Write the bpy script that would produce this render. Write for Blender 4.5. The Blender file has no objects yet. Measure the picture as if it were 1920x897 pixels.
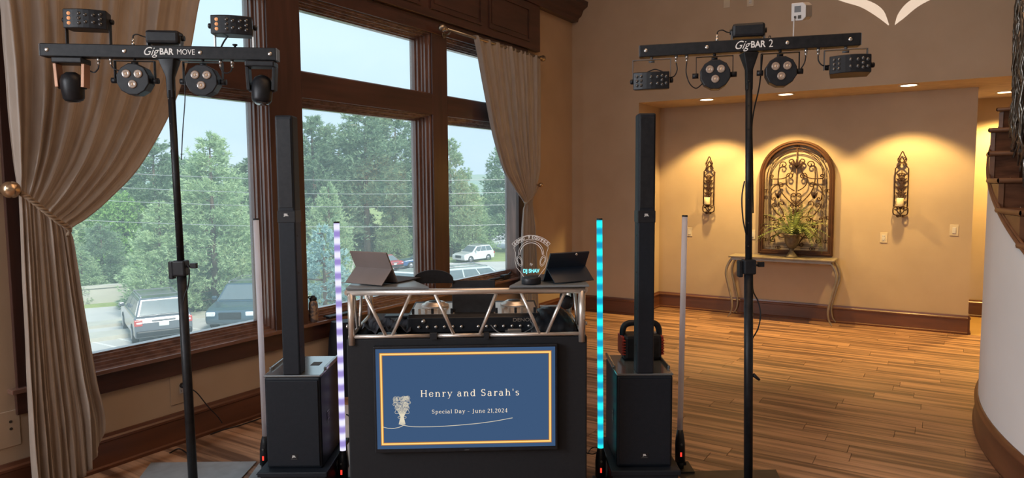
import bpy, bmesh, math, random
import numpy as np
from mathutils import Vector, Matrix
rnd = random.Random(7)
PI = math.pi
S = bpy.context.scene
COL = S.collection

# ------------------------------------------------------------------ camera, world, sun, lights, exposure
FPX, PITCH, ROLL, YAW, EYE = 1293.2, math.radians(4.54), math.radians(-.393), math.radians(32.09), 1.72
Fh = np.array([-math.sin(YAW), math.cos(YAW), 0.]); Rh = np.array([math.cos(YAW), math.sin(YAW), 0.]); Zv = np.array([0, 0, 1.])
Fw = Fh*math.cos(PITCH) - Zv*math.sin(PITCH); U0 = Fh*math.sin(PITCH) + Zv*math.cos(PITCH)
Xw = Rh*math.cos(ROLL) + U0*math.sin(ROLL); Uw = -Rh*math.sin(ROLL) + U0*math.cos(ROLL)
EYEP = np.array([0, 0, EYE])
cam = bpy.data.cameras.new('camera'); cam.sensor_width = 36; cam.lens = FPX*36/1920; cam.clip_end = 2000; cam.clip_start = .05
co = bpy.data.objects.new('camera', cam); COL.objects.link(co)
co.matrix_world = Matrix(((Xw[0], Uw[0], -Fw[0], 0), (Xw[1], Uw[1], -Fw[1], 0), (Xw[2], Uw[2], -Fw[2], EYE), (0, 0, 0, 1)))
S.camera = co
S.view_settings.view_transform = 'Standard'; S.view_settings.look = 'None'; S.view_settings.gamma = 1
S.view_settings.use_curve_mapping = False; S.view_settings.exposure = 0.0
S.cycles.max_bounces = 8; S.cycles.diffuse_bounces = 4; S.cycles.glossy_bounces = 3; S.cycles.transparent_max_bounces = 12
S.cycles.transmission_bounces = 4; S.cycles.sample_clamp_indirect = 4; S.cycles.caustics_reflective = False; S.cycles.caustics_refractive = False
S.cycles.use_denoising = True

def ray(px, py): return Fw + Xw*(px-960)/FPX - Uw*(py-448.5)/FPX
def on(px, py, ax, val):
    d = ray(px, py); p = EYEP + d*(val-EYEP[ax])/d[ax]; return Vector(p)
def fl(px, py, z=0.): return on(px, py, 2, z)
def at(px, py, D): return Vector(EYEP + ray(px, py)*D)

W = bpy.data.worlds.new('sky'); S.world = W; W.use_nodes = True
nt = W.node_tree; bg = nt.nodes['Background']
tc = nt.nodes.new('ShaderNodeTexCoord'); sx = nt.nodes.new('ShaderNodeSeparateXYZ'); rp = nt.nodes.new('ShaderNodeValToRGB')
nt.links.new(tc.outputs['Generated'], sx.inputs[0]); nt.links.new(sx.outputs[2], rp.inputs[0])
e = rp.color_ramp.elements
e[0].position = 0.0; e[0].color = (.50, .63, .78, 1)
e[1].position = .35; e[1].color = (.58, .76, .88, 1)
x = e.new(.9); x.color = (.42, .60, .80, 1)
nz = nt.nodes.new('ShaderNodeTexNoise'); nz.inputs['Scale'].default_value = 2.2; nz.inputs['Detail'].default_value = 4
mp = nt.nodes.new('ShaderNodeMapping'); mp.inputs['Scale'].default_value = (1, 1, 3)
nt.links.new(tc.outputs['Generated'], mp.inputs[0]); nt.links.new(mp.outputs[0], nz.inputs[0])
mx = nt.nodes.new('ShaderNodeMix'); mx.data_type = 'RGBA'; mx.inputs[7].default_value = (.74, .82, .88, 1)
mr = nt.nodes.new('ShaderNodeMapRange'); mr.inputs[1].default_value = .45; mr.inputs[2].default_value = .75; mr.inputs[4].default_value = .5
nt.links.new(nz.outputs[0], mr.inputs[0]); nt.links.new(mr.outputs[0], mx.inputs[0]); nt.links.new(rp.outputs[0], mx.inputs[6])
nt.links.new(mx.outputs[2], bg.inputs[0]); bg.inputs[1].default_value = 1.5

def aim(o, d):
    o.rotation_euler = Vector(d).to_track_quat('-Z', 'Y').to_euler()
def light(name, kind, loc, d, power, col, **kw):
    l = bpy.data.lights.new(name, kind); l.energy = power; l.color = col
    for k, v in kw.items(): setattr(l, k, v)
    o = bpy.data.objects.new(name, l); COL.objects.link(o); o.location = loc; aim(o, d); return o
light('sun', 'SUN', (20, -10, 30), (-.75, .25, -.75), 5.0, (1, .95, .86), angle=math.radians(12))
# added unseen fill lamps in place of daylight from beside and behind the camera
light('side_fill', 'AREA', (-4.2, -1.6, 1.9), (1, .14, -.30), 480, (.90, .94, 1), shape='RECTANGLE', size=3.6, size_y=2.2)
light('rear_fill', 'AREA', (-1.0, -4.6, 3.6), (.05, 1, -.62), 95, (.85, .92, 1), shape='RECTANGLE', size=4.0, size_y=2.4)
# added unseen warm fill below the ceiling, without any fixture
light('ceiling_fill', 'AREA', (-1.2, 3.6, 5.3), (0, 0, -1), 85, (1, .62, .36), shape='RECTANGLE', size=3, size_y=4)

# ------------------------------------------------------------------ materials
def lin(r, g, b):
    f = lambda c: (c/255/12.92) if c/255 <= .04045 else ((c/255+.055)/1.055)**2.4
    return (f(r), f(g), f(b))
MATS = {}
def mat(name, c, rough=.5, metal=0., c2=None, scale=8., stretch=(1, 1, 1), detail=4., bump=0., bscale=None, emis=None, estr=0., sheen=0., coat=0., spec=.5, trans=0., rand=0., coords='Object', contrast=(.3, .7)):
    m = bpy.data.materials.new(name); m.use_nodes = True; n = m.node_tree.nodes; L = m.node_tree.links; b = n['Principled BSDF']
    b.inputs['Roughness'].default_value = rough; b.inputs['Metallic'].default_value = metal
    b.inputs['Specular IOR Level'].default_value = spec
    if sheen: b.inputs['Sheen Weight'].default_value = sheen; b.inputs['Sheen Roughness'].default_value = .4
    if coat: b.inputs['Coat Weight'].default_value = coat; b.inputs['Coat Roughness'].default_value = .15
    if c2 is None: c2 = tuple(min(1, v*.82) for v in c)
    t = n.new('ShaderNodeTexCoord'); mp = n.new('ShaderNodeMapping'); mp.inputs['Scale'].default_value = stretch
    L.new(t.outputs[coords], mp.inputs[0])
    z = n.new('ShaderNodeTexNoise'); z.inputs['Scale'].default_value = scale; z.inputs['Detail'].default_value = detail
    L.new(mp.outputs[0], z.inputs[0])
    mr = n.new('ShaderNodeMapRange'); mr.inputs[1].default_value = contrast[0]; mr.inputs[2].default_value = contrast[1]
    L.new(z.outputs[0], mr.inputs[0])
    mx = n.new('ShaderNodeMix'); mx.data_type = 'RGBA'; mx.inputs[6].default_value = (*c, 1); mx.inputs[7].default_value = (*c2, 1)
    L.new(mr.outputs[0], mx.inputs[0]); out = mx.outputs[2]
    if rand:
        oi = n.new('ShaderNodeObjectInfo'); hv = n.new('ShaderNodeHueSaturation'); ma = n.new('ShaderNodeMapRange')
        ma.inputs[3].default_value = 1-rand; ma.inputs[4].default_value = 1+rand
        L.new(oi.outputs['Random'], ma.inputs[0]); L.new(ma.outputs[0], hv.inputs['Value']); L.new(out, hv.inputs['Color']); out = hv.outputs[0]
        ad = n.new('ShaderNodeVectorMath'); ad.operation = 'ADD'; sc = n.new('ShaderNodeVectorMath'); sc.operation = 'SCALE'; sc.inputs[0].default_value = (37, 19, 53)
        L.new(oi.outputs['Random'], sc.inputs['Scale']); L.new(mp.outputs[0], ad.inputs[0]); L.new(sc.outputs[0], ad.inputs[1]); L.new(ad.outputs[0], z.inputs[0])
    L.new(out, b.inputs['Base Color'])
    if bump:
        z2 = n.new('ShaderNodeTexNoise'); z2.inputs['Scale'].default_value = bscale or scale*4; z2.inputs['Detail'].default_value = 3
        L.new(mp.outputs[0], z2.inputs[0]); bp = n.new('ShaderNodeBump'); bp.inputs['Strength'].default_value = bump; bp.inputs['Distance'].default_value = .01
        L.new(z2.outputs[0], bp.inputs['Height']); L.new(bp.outputs[0], b.inputs['Normal'])
    if emis: b.inputs['Emission Color'].default_value = (*emis, 1); b.inputs['Emission Strength'].default_value = estr
    MATS[name] = m; return m

mat('plaster', (.46, .36, .265), .85, c2=(.42, .325, .235), scale=2.5, bump=.25, bscale=5)
mat('white_plaster', (.78, .765, .75), .8, c2=(.74, .725, .71), scale=2, bump=.12, bscale=6)
mat('ceiling_paint', (.5, .40, .31), .9)
mat('mahogany', (.078, .032, .024), .33, c2=(.042, .018, .014), scale=5, stretch=(3, .35, 3), bump=.05, coat=.35)
mat('mahogany_upright', (.082, .036, .028), .33, c2=(.045, .020, .016), scale=5, stretch=(3, 3, .3), bump=.05, coat=.35)
mat('mahogany_sash_lit', (.26, .145, .11), .25, c2=(.12, .06, .045), scale=6, stretch=(3, 3, .4), coat=.8)  # lighter copy of mahogany; window highlights on the sash put into its colour
mat('stool_sheen_wood', (.24, .13, .10), .12, c2=(.15, .08, .06), scale=6, stretch=(3, .4, 3), coat=1)  # base colour lifted above mahogany to carry the sheen along the stool
mat('baseboard_wood', (.135, .048, .022), .42, c2=(.08, .028, .014), scale=4, stretch=(.4, .4, 3), bump=.04, coat=.2)
mat('stair_oak', (.20, .095, .048), .42, c2=(.13, .058, .028), scale=5, stretch=(1, 1, 3), bump=.05)
mat('stair_dark', (.15, .065, .033), .85, spec=.15, c2=(.06, .026, .015), scale=6, stretch=(1, 1, 4))
mat('plank_wood', (.45, .255, .148), .38, c2=(.13, .068, .040), scale=2.2, stretch=(.40, 8, 1), detail=8, bump=.05, rand=.14, coords='Object', contrast=(.40, .60))
mat('plank_gap', (.09, .045, .025), .7)
mat('hall_tile', (.52, .33, .13), .3, c2=(.42, .25, .09), scale=4)
mat('curtain', (.40, .335, .28), .45, c2=(.34, .28, .23), scale=20, stretch=(1, 1, .3), sheen=.4, bump=.12, bscale=60)
mat('curtain_hazed', (.37, .345, .33), .5, c2=(.31, .29, .28), scale=20, stretch=(1, 1, .3), sheen=.4, bump=.12, bscale=60)  # same fabric as the left curtain, greyed in colour for haze
mat('rope', (.33, .24, .16), .6, sheen=.3)
mat('pewter', (.45, .42, .36), .3, .9, c2=(.32, .27, .2))
mat('brass', (.62, .46, .30), .25, .9)
mat('black_metal', (.009, .010, .012), .45, .2, spec=.35, c2=(.02, .021, .024), scale=30)
mat('black_plastic', (.009, .011, .015), .42, spec=.35, c2=(.017, .019, .023), scale=40, bump=.05, bscale=200)
mat('speaker_black', (.008, .012, .018), .5, spec=.3, c2=(.011, .015, .022), scale=60, bump=.15, bscale=400)
mat('speaker_top_sheen', (.10, .115, .12), .18, c2=(.12, .13, .14), coat=1)  # lighter than the black body, window sheen on top put into the colour
mat('scrim', (.006, .007, .010), .75, c2=(.009, .010, .013), scale=50, bump=.1, bscale=300)
mat('grey_plastic', (.12, .125, .13), .4)
mat('chrome', (.80, .74, .68), .32, .75, c2=(.68, .62, .56), scale=14)
mat('steel_plate', (.42, .48, .52), .32, .4, c2=(.30, .34, .37), scale=9)
mat('dark_plate', (.035, .033, .030), .45, .3, c2=(.06, .052, .045), scale=14)
mat('silver_metal', (.7, .68, .64), .3, .9)
mat('arm_orange_lit', (.50, .27, .17), .4, .3)  # orange light falling on the arms put into their base colour
mat('lens_glass', (.42, .33, .26), .12, 0, c2=(.3, .22, .17), coat=.8, scale=60)
mat('lens_core', (.70, .52, .36), .2)
mat('lens_small', (.07, .075, .08), .08, .3, coat=1)
mat('lens_amber', (.8, .4, .2), .1, 0, emis=(1, .45, .2), estr=.35)
mat('white_plastic', (.62, .60, .58), .45, c2=(.55, .53, .51), scale=12)
mat('tube_white', (.88, .86, .90), .35, c2=(.85, .83, .87), scale=3)
mat('white_print', (.88, .88, .86), .5, c2=(.85, .85, .83))
mat('tablet_grey', (.20, .165, .155), .55, c2=(.17, .14, .13))
mat('tablet_blue', (.012, .022, .04), .3)
mat('keyboard', (.05, .05, .06), .6)
mat('shelf_grey', (.23, .26, .28), .3, .2)
mat('red_plastic', (.45, .05, .03), .4)
mat('red_led', (.5, .02, .01), .4, emis=(1, .05, .03), estr=1.2)
mat('blue_led', (.1, .2, .9), .4, emis=(.1, .3, 1), estr=3)
mat('candle_wax', (.85, .74, .52), .45, c2=(.8, .68, .46))
mat('wrought_iron', (.045, .022, .014), .45, .6, c2=(.07, .035, .02), scale=30, bump=.2)
mat('art_frame', (.075, .030, .013), .6, c2=(.05, .020, .009), scale=6, spec=.25)
mat('pewter_table', (.30, .27, .235), .4, .4, c2=(.22, .19, .16), scale=12)
mat('table_top', (.26, .22, .17), .35, c2=(.19, .155, .12), scale=8, stretch=(.4, 3, 1))
mat('urn_bronze', (.16, .135, .10), .5, .3, c2=(.09, .07, .05), scale=25, bump=.4)
mat('fern_green', (.085, .14, .035), .55, c2=(.13, .17, .05), scale=6)
mat('fern_light', (.22, .27, .08), .5, c2=(.32, .35, .15), scale=6)
mat('switch_plate', (.62, .53, .40), .4)
mat('outlet_slot', (.05, .04, .03), .6)
mat('garland', (.09, .08, .07), .25, .8, c2=(.30, .28, .25), scale=40)
mat('asphalt', (.52, .51, .49), .9, c2=(.45, .445, .43), scale=.8, detail=8)
mat('lot_paint', (.75, .75, .72), .8)
mat('concrete', (.50, .49, .43), .9, c2=(.42, .41, .36), scale=1.5, detail=8)
mat('grass', (.30, .36, .14), .95, c2=(.20, .27, .10), scale=2, detail=8)
mat('bark', (.16, .115, .085), .9, c2=(.10, .07, .05), scale=12, stretch=(1, 1, .3), bump=.4)
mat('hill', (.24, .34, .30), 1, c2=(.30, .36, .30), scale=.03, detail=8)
mat('tyre', (.02, .02, .02), .8)
mat('car_glass', (.13, .17, .19), .10, spec=.35)
mat('wheel_metal', (.4, .4, .42), .3, .8)
mat('tail_lamp', (.5, .06, .05), .2, coat=1)
mat('head_lamp', (.75, .8, .85), .1, coat=1)
mat('licence_plate', (.7, .78, .72), .4)
def paint(name, c): return mat(name, c, .25, .2, c2=tuple(v*.9 for v in c), coat=1, spec=.5)
paint('paint_graphite', (.12, .135, .16)); paint('paint_navy', (.045, .09, .13)); paint('paint_blue', (.02, .09, .26)); paint('paint_red', (.45, .04, .05))
paint('paint_white', (.75, .77, .78)); paint('paint_silver', (.55, .6, .6))
mat('bottle_print', (.42, .28, .18), .4, c2=(.12, .10, .10), scale=38, contrast=(.45, .55))
mat('house_wall', (.45, .45, .42), .9)
def leaf(name, c, c2, scale=1.2):
    m = mat(name, c, .7, c2=c2, scale=scale, detail=3, rand=.12); n = m.node_tree.nodes; L = m.node_tree.links
    b = n['Principled BSDF']; tr = n.new('ShaderNodeBsdfTranslucent'); ms = n.new('ShaderNodeMixShader'); ms.inputs[0].default_value = .35
    src = b.inputs['Base Color'].links[0].from_socket; L.new(src, tr.inputs[0])
    L.new(b.outputs[0], ms.inputs[1]); L.new(tr.outputs[0], ms.inputs[2]); L.new(ms.outputs[0], n['Material Output'].inputs[0]); return m
leaf('pine_dark', (.33, .45, .27), (.24, .36, .23)); leaf('pine_light', (.50, .62, .36), (.36, .50, .29)); leaf('spruce_blue', (.30, .46, .44), (.40, .56, .54))
leaf('leaf_bright', (.32, .56, .16), (.42, .66, .24)); leaf('shrub_yellow', (.55, .60, .28), (.40, .50, .22))
def glass(name, tint, refl, veil=.0):
    m = bpy.data.materials.new(name); m.use_nodes = True; n = m.node_tree.nodes; L = m.node_tree.links; n.remove(n['Principled BSDF'])
    t = n.new('ShaderNodeBsdfTransparent'); t.inputs[0].default_value = (*tint, 1); g = n.new('ShaderNodeBsdfGlossy'); g.inputs['Roughness'].default_value = .02
    f0 = n.new('ShaderNodeLayerWeight'); f0.inputs[0].default_value = .5; f1 = n.new('ShaderNodeMath'); f1.operation = 'POWER'; f1.inputs[1].default_value = 4; L.new(f0.outputs['Facing'], f1.inputs[0])
    f = n.new('ShaderNodeMath'); f.operation = 'MULTIPLY_ADD'; f.inputs[1].default_value = refl; f.inputs[2].default_value = .02; L.new(f1.outputs[0], f.inputs[0]); ms = n.new('ShaderNodeMixShader')
    L.new(f.outputs[0], ms.inputs[0]); L.new(t.outputs[0], ms.inputs[1]); L.new(g.outputs[0], ms.inputs[2])
    dt = n.new('ShaderNodeBsdfTranslucent'); dt.inputs[0].default_value = (.85, .95, .92, 1); zz = n.new('ShaderNodeTexNoise'); zz.inputs['Scale'].default_value = 1.5; zr = n.new('ShaderNodeMapRange'); zr.inputs[3].default_value = veil*.8; zr.inputs[4].default_value = veil*1.2; m2 = n.new('ShaderNodeMixShader')  # translucent share added to veil the view with pale haze
    L.new(zz.outputs[0], zr.inputs[0]); L.new(zr.outputs[0], m2.inputs[0]); L.new(ms.outputs[0], m2.inputs[1]); L.new(dt.outputs[0], m2.inputs[2]); L.new(m2.outputs[0], n['Material Output'].inputs[0])
    MATS[name] = m
glass('window_glass', (.97, .99, .98), .25, .10); glass('acrylic', (.93, .95, .96), .4)
for nm_ in ('tube_white',):
    m_ = MATS[nm_]; n_ = m_.node_tree.nodes; L_ = m_.node_tree.links; tr_ = n_.new('ShaderNodeBsdfTranslucent'); tr_.inputs[0].default_value = (.85, .84, .88, 1); mm_ = n_.new('ShaderNodeMixShader'); mm_.inputs[0].default_value = .6
    L_.new(n_['Principled BSDF'].outputs[0], mm_.inputs[1]); L_.new(tr_.outputs[0], mm_.inputs[2]); L_.new(mm_.outputs[0], n_['Material Output'].inputs[0])
def emit(name, c, s):
    m = bpy.data.materials.new(name); m.use_nodes = True; n = m.node_tree.nodes; L = m.node_tree.links; n.remove(n['Principled BSDF'])
    em = n.new('ShaderNodeEmission'); em.inputs[0].default_value = (*c, 1); em.inputs[1].default_value = s
    L.new(em.outputs[0], n['Material Output'].inputs[0]); MATS[name] = m; return m
emit('screen_navy', lin(61, 87, 122), 1); emit('screen_gold', lin(250, 205, 120), 1.1); emit('screen_gold_dark', lin(185, 120, 50), 1)
emit('screen_text', lin(250, 232, 205), 1.1); emit('screen_line', lin(225, 215, 190), 1); emit('sign_cyan', (.25, .95, 1), 1.2); emit('downlight', (1, .82, .55), 9)
emit('warm_pixel', (1, .5, .25), 1.5)
def ledtube(name, hot, base, s):
    # pixel tube: evenly spaced diodes glow through a diffuser, repeating every 0.08 m along its length
    m = emit(name, base, 1); n = m.node_tree.nodes; L = m.node_tree.links; em = n['Emission']
    t = n.new('ShaderNodeTexCoord'); sp = n.new('ShaderNodeSeparateXYZ'); L.new(t.outputs['Object'], sp.inputs[0])
    a = n.new('ShaderNodeMath'); a.operation = 'MULTIPLY'; a.inputs[1].default_value = 2*PI/.08; L.new(sp.outputs[2], a.inputs[0])
    c = n.new('ShaderNodeMath'); c.operation = 'COSINE'; L.new(a.outputs[0], c.inputs[0])
    r = n.new('ShaderNodeMapRange'); r.inputs[1].default_value = -.9; r.inputs[2].default_value = .9; r.interpolation_type = 'SMOOTHSTEP'; L.new(c.outputs[0], r.inputs[0])
    mx = n.new('ShaderNodeMix'); mx.data_type = 'RGBA'; mx.inputs[6].default_value = (*base, 1); mx.inputs[7].default_value = (*hot, 1)
    L.new(r.outputs[0], mx.inputs[0]); L.new(mx.outputs[2], em.inputs[0]); em.inputs[1].default_value = s
ledtube('tube_violet', (.80, .78, 1.0), lin(150, 135, 200), 1.15); ledtube('tube_cyan', (.02, .95, .95), lin(25, 150, 190), 1.15)

# ------------------------------------------------------------------ mesh helpers
class MB:
    def __init__(s): s.v = []; s.f = []; s.sm = []
    def add(s, vs, fs, smooth=False):
        o = len(s.v); s.v += [tuple(v) for v in vs]; s.f += [tuple(i+o for i in f) for f in fs]; s.sm += [smooth]*len(fs); return s
    def box(s, x0, x1, y0, y1, z0, z1):
        return s.add([(x0,y0,z0),(x1,y0,z0),(x1,y1,z0),(x0,y1,z0),(x0,y0,z1),(x1,y0,z1),(x1,y1,z1),(x0,y1,z1)],
                     [(0,3,2,1),(4,5,6,7),(0,1,5,4),(1,2,6,5),(2,3,7,6),(3,0,4,7)])
    def frustum(s, x0, x1, y0, y1, z0, a0, a1, b0, b1, z1):
        return s.add([(x0,y0,z0),(x1,y0,z0),(x1,y1,z0),(x0,y1,z0),(a0,b0,z1),(a1,b0,z1),(a1,b1,z1),(a0,b1,z1)],
                     [(0,3,2,1),(4,5,6,7),(0,1,5,4),(1,2,6,5),(2,3,7,6),(3,0,4,7)])
    def tube(s, pts, r, n=8, closed=False, smooth=True, caps=True):
        pts = [Vector(p) for p in pts]; N = len(pts)
        rs = r if isinstance(r, (list, tuple)) else [r]*N
        rings = []; prev = None
        for i, p in enumerate(pts):
            if closed: t = pts[(i+1) % N]-pts[i-1]
            else: t = pts[min(i+1, N-1)]-pts[max(i-1, 0)]
            if t.length < 1e-9: t = Vector((0, 0, 1))
            t.normalize()
            if prev is None:
                a = Vector((0, 0, 1)) if abs(t.z) < .9 else Vector((1, 0, 0)); u = t.cross(a).normalized()
            else:
                u = prev-t*prev.dot(t)
                if u.length < 1e-6: u = t.orthogonal()
                u.normalize()
            prev = u; w = t.cross(u)
            rings.append([p+(u*math.cos(2*PI*k/n)+w*math.sin(2*PI*k/n))*rs[i] for k in range(n)])
        vs = [q for g in rings for q in g]; fs = []
        for i in range(N if closed else N-1):
            j = (i+1) % N
            for k in range(n): fs.append((i*n+k, i*n+(k+1) % n, j*n+(k+1) % n, j*n+k))
        s.add(vs, fs, smooth)
        if caps and not closed:
            s.f.append(tuple(len(s.v)-len(vs)+k for k in reversed(range(n)))); s.f.append(tuple(len(s.v)-n+k for k in range(n))); s.sm += [False, False]
        return s
    def cyl(s, a, b, r, n=16, r2=None): return s.tube([a, b], [r, r2 if r2 is not None else r], n)
    def lathe(s, prof, c=(0, 0, 0), n=24, axis='z'):
        vs = []; fs = []; m = len(prof)
        for k in range(n):
            a = 2*PI*k/n
            for (r, z) in prof:
                p = (r*math.cos(a), r*math.sin(a), z)
                if axis == 'y': p = (p[0], p[2], p[1])
                if axis == 'x': p = (p[2], p[0], p[1])
                vs.append((p[0]+c[0], p[1]+c[1], p[2]+c[2]))
        for k in range(n):
            j = (k+1) % n
            for i in range(m-1): fs.append((k*m+i, j*m+i, j*m+i+1, k*m+i+1) if axis != 'y' else (k*m+i, k*m+i+1, j*m+i+1, j*m+i))
        return s.add(vs, fs, True)
    def prism(s, poly, a0, a1, axis='y'):
        n = len(poly)
        def P(u, v, a): return {'y': (u, a, v), 'x': (a, u, v), 'z': (u, v, a)}[axis]
        vs = [P(u, v, a0) for u, v in poly]+[P(u, v, a1) for u, v in poly]
        fs = [tuple(range(n)), tuple(reversed(range(n, 2*n)))]+[(i, n+i, n+(i+1) % n, (i+1) % n) for i in range(n)]
        return s.add(vs, fs)
    def grid(s, P, smooth=True):
        R = len(P); Cc = len(P[0])
        return s.add([q for r in P for q in r], [(i*Cc+j, i*Cc+j+1, (i+1)*Cc+j+1, (i+1)*Cc+j) for i in range(R-1) for j in range(Cc-1)], smooth)
    def ribbon(s, pts, w):   # flat stroke in the XZ plane, facing -Y
        ws = w if isinstance(w, (list, tuple)) else [w]*len(pts)
        y = pts[0][1] if len(pts[0]) == 3 else 0
        L = []
        P = [Vector((p[0], p[-1])) for p in pts]
        for i, p in enumerate(P):
            t = P[min(i+1, len(P)-1)]-P[max(i-1, 0)]
            if t.length < 1e-9: t = Vector((1, 0))
            t.normalize(); nn = Vector((-t.y, t.x))*ws[i]/2; L.append((p+nn, p-nn))
        vs = [(a.x, y, a.y) for a, b in L]+[(b.x, y, b.y) for a, b in L]; n = len(P)
        return s.add(vs, [(i, i+1, n+i+1, n+i) for i in range(n-1)])
    def xf(s, M): s.v = [tuple(M @ Vector(v)) for v in s.v]; return s
    def mesh(s, name):
        me = bpy.data.meshes.new(name); me.from_pydata(s.v, [], s.f); me.polygons.foreach_set('use_smooth', s.sm)
        bm = bmesh.new(); bm.from_mesh(me); bmesh.ops.recalc_face_normals(bm, faces=bm.faces); bm.to_mesh(me); bm.free(); me.update(); return me
def obj(name, mb, m, parent=None, loc=None, rot=None, bev=0, kind=None, label=None, cat=None, group=None, solid=0):
    me = mb.mesh(name) if isinstance(mb, MB) else mb
    if not me.materials and m: me.materials.append(MATS[m])
    o = bpy.data.objects.new(name, me); COL.objects.link(o)
    if parent: o.parent = parent
    if loc is not None: o.location = loc
    if rot is not None: o.rotation_euler = rot
    if bev:
        b = o.modifiers.new('bevel', 'BEVEL'); b.width = bev; b.segments = 2; b.limit_method = 'ANGLE'; b.angle_limit = .6
    if solid:
        b = o.modifiers.new('solid', 'SOLIDIFY'); b.thickness = solid; b.offset = 0
    tag(o, label, cat, group, kind); return o
def tag(o, label=None, cat=None, group=None, kind=None):
    if label: o['label'] = label
    if cat: o['category'] = cat
    if group: o['group'] = group
    if kind: o['kind'] = kind
    return o
def thing(name, label, cat, loc=(0, 0, 0), rz=0., group=None):
    o = bpy.data.objects.new(name, None); COL.objects.link(o); o.location = loc; o.rotation_euler = (0, 0, rz); o.empty_display_size = .1
    return tag(o, label, cat, group)
def copy_tree(o, parent=None):
    c = o.copy(); COL.objects.link(c); c.parent = parent
    for ch in list(o.children): copy_tree(ch, c)
    return c
def struct(name, mb, m, label, parent=None, **k): return obj(name, mb, m, parent, kind=None if parent else 'structure', label=label, **k)
def text(name, s, size, m, parent, loc, rz=0., shear=0., off=0., ext=.0006, rx=PI/2, ry=0., align='CENTER', sx=1.):
    c = bpy.data.curves.new(name, 'FONT'); c.body = s; c.size = size; c.shear = shear; c.offset = off; c.extrude = ext
    c.align_x = align; c.align_y = 'CENTER'
    t = bpy.data.objects.new(name, c); COL.objects.link(t); bpy.context.view_layer.update()
    me = bpy.data.meshes.new_from_object(t.evaluated_get(bpy.context.evaluated_depsgraph_get())); bpy.data.objects.remove(t)
    me.materials.clear(); me.materials.append(MATS[m])
    o = bpy.data.objects.new(name, me); COL.objects.link(o); o.parent = parent; o.location = loc; o.rotation_euler = (rx, ry, rz); o.scale = (sx, 1, 1); return o
def arc(cx, cy, rx, ry, a0, a1, n=14):
    return [(cx+rx*math.cos(math.radians(a0+(a1-a0)*i/n)), cy+ry*math.sin(math.radians(a0+(a1-a0)*i/n))) for i in range(n+1)]
def smoothpath(P, n=8):
    P = [Vector(p) for p in P]; out = []
    for i in range(len(P)-1):
        a, b, c, d = P[max(i-1, 0)], P[i], P[i+1], P[min(i+2, len(P)-1)]
        for k in range(n):
            t = k/n; out.append(.5*((2*b)+(c-a)*t+(2*a-5*b+4*c-d)*t*t+(-a+3*b-3*c+d)*t**3))
    out.append(P[-1]); return out

# ------------------------------------------------------------------ the room
WX, FY, NY, CZ, NZ = -4.30, 8.40, 9.185, 5.4, 2.745
NXL, NXR = -3.345, .27
XR, YB = 4.4, -5.0      # right and rear limits of the room
# floor: substrate plus single planks
fb = MB().box(WX-.2, XR, YB, NY+.1, -.2, -.008)
floor = struct('floor', fb, 'plank_gap', 'brown wood-look plank floor')
pl_me = {}
def plank(length, w=.15):
    k = (round(length, 2), round(w, 3))
    if k not in pl_me:
        g = .0006; t = .008
        m = MB().frustum(g, k[0]-g, g, w-g, -t, g+.001, k[0]-g-.001, g+.001, w-g-.001, 0)
        me = m.mesh('plank'); me.materials.append(MATS['plank_wood']); pl_me[k] = me
    return pl_me[k]
near = MB(); row = 0; y = YB; count = 0
while y < NY-.001:
    w = min(.15, NY-y); x = WX-rnd.uniform(0, .9)
    while x < XR:
        L = rnd.choice([.8, .95, 1.1, 1.25, 1.4]); x1 = x+L
        a = max(x, WX)
        if x1 > WX+.05:
            vis = y > 2.75 and x < .45 and not (a < -3.4 and y > FY)
            if vis and count < 298:
                o = obj('plank', plank(min(x1, XR)-a, w), None, floor, loc=(a, y, 0)); count += 1
            else: near.frustum(a+.001, min(x1, XR)-.001, y+.001, y+w-.001, -.008, a+.002, min(x1, XR)-.002, y+.002, y+w-.002, 0)
        x = x1
    y += .15
obj('plank', near, 'plank_wood', floor, kind='stuff')
struct('floor', MB().box(NXR, XR, NY+.001, 10.6, -.2, .0), 'hall_tile', 'honey coloured hall floor beyond the alcove')

# window wall pieces; opening spans three bays, two lites high
def yz(px, py, x=WX): p = on(px, py, 0, x); return p.y, p.z
Y0, Y1 = 1.86, 7.05      # overall opening
yl = [1.90, 3.44, 3.753, 5.38, 5.62, 6.98]     # lite faces: left, right of each bay
Zs, Zt0, Zt1, Zh = .62, 2.405, 2.607, 3.19     # stool top, transom face, header underside
ww = MB()
ww.box(WX-.2, WX, YB-.2, 1.86, 0, CZ); ww.box(WX-.2, WX, 7.02, FY, 0, CZ)
ww.box(WX-.2, WX, 1.86, 7.02, 0, .56); ww.box(WX-.2, WX, 1.86, 7.02, 3.25, CZ)
struct('wall_left', ww, 'plaster', 'tan plaster wall holding the tall windows')
fw = MB().box(WX-.2, NXL, FY, FY+.2, 0, CZ); fw.box(NXL, XR, FY, FY+.2, NZ, CZ)
struct('wall_front', fw, 'plaster', 'tan upper wall over the alcove')
ns = MB().box(NXL-.15, NXL, FY+.2, NY+.15, 0, NZ)
struct('wall_alcove_side', ns, 'plaster', 'tan plaster side wall of the alcove')
struct('wall_alcove', MB().box(NXL, NXR, NY, NY+.15, 0, NZ), 'plaster', 'tan plaster back wall of the alcove')
struct('wall_hall', MB().box(-.6, XR, 10.46, 10.6, 0, NZ).box(-.75, -.6, NY+.15, 10.6, 0, NZ), 'plaster', 'tan wall at the end of the hall')
struct('ceiling_alcove', MB().box(NXL-.15, XR, FY+.2, 10.6, NZ, NZ+.12), 'ceiling_paint', 'low tan ceiling of the alcove with recessed lamps')
struct('ceiling', MB().box(WX-.2, XR+.2, YB-.2, FY+.2, CZ, CZ+.2), 'ceiling_paint', 'high tan ceiling')
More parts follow.
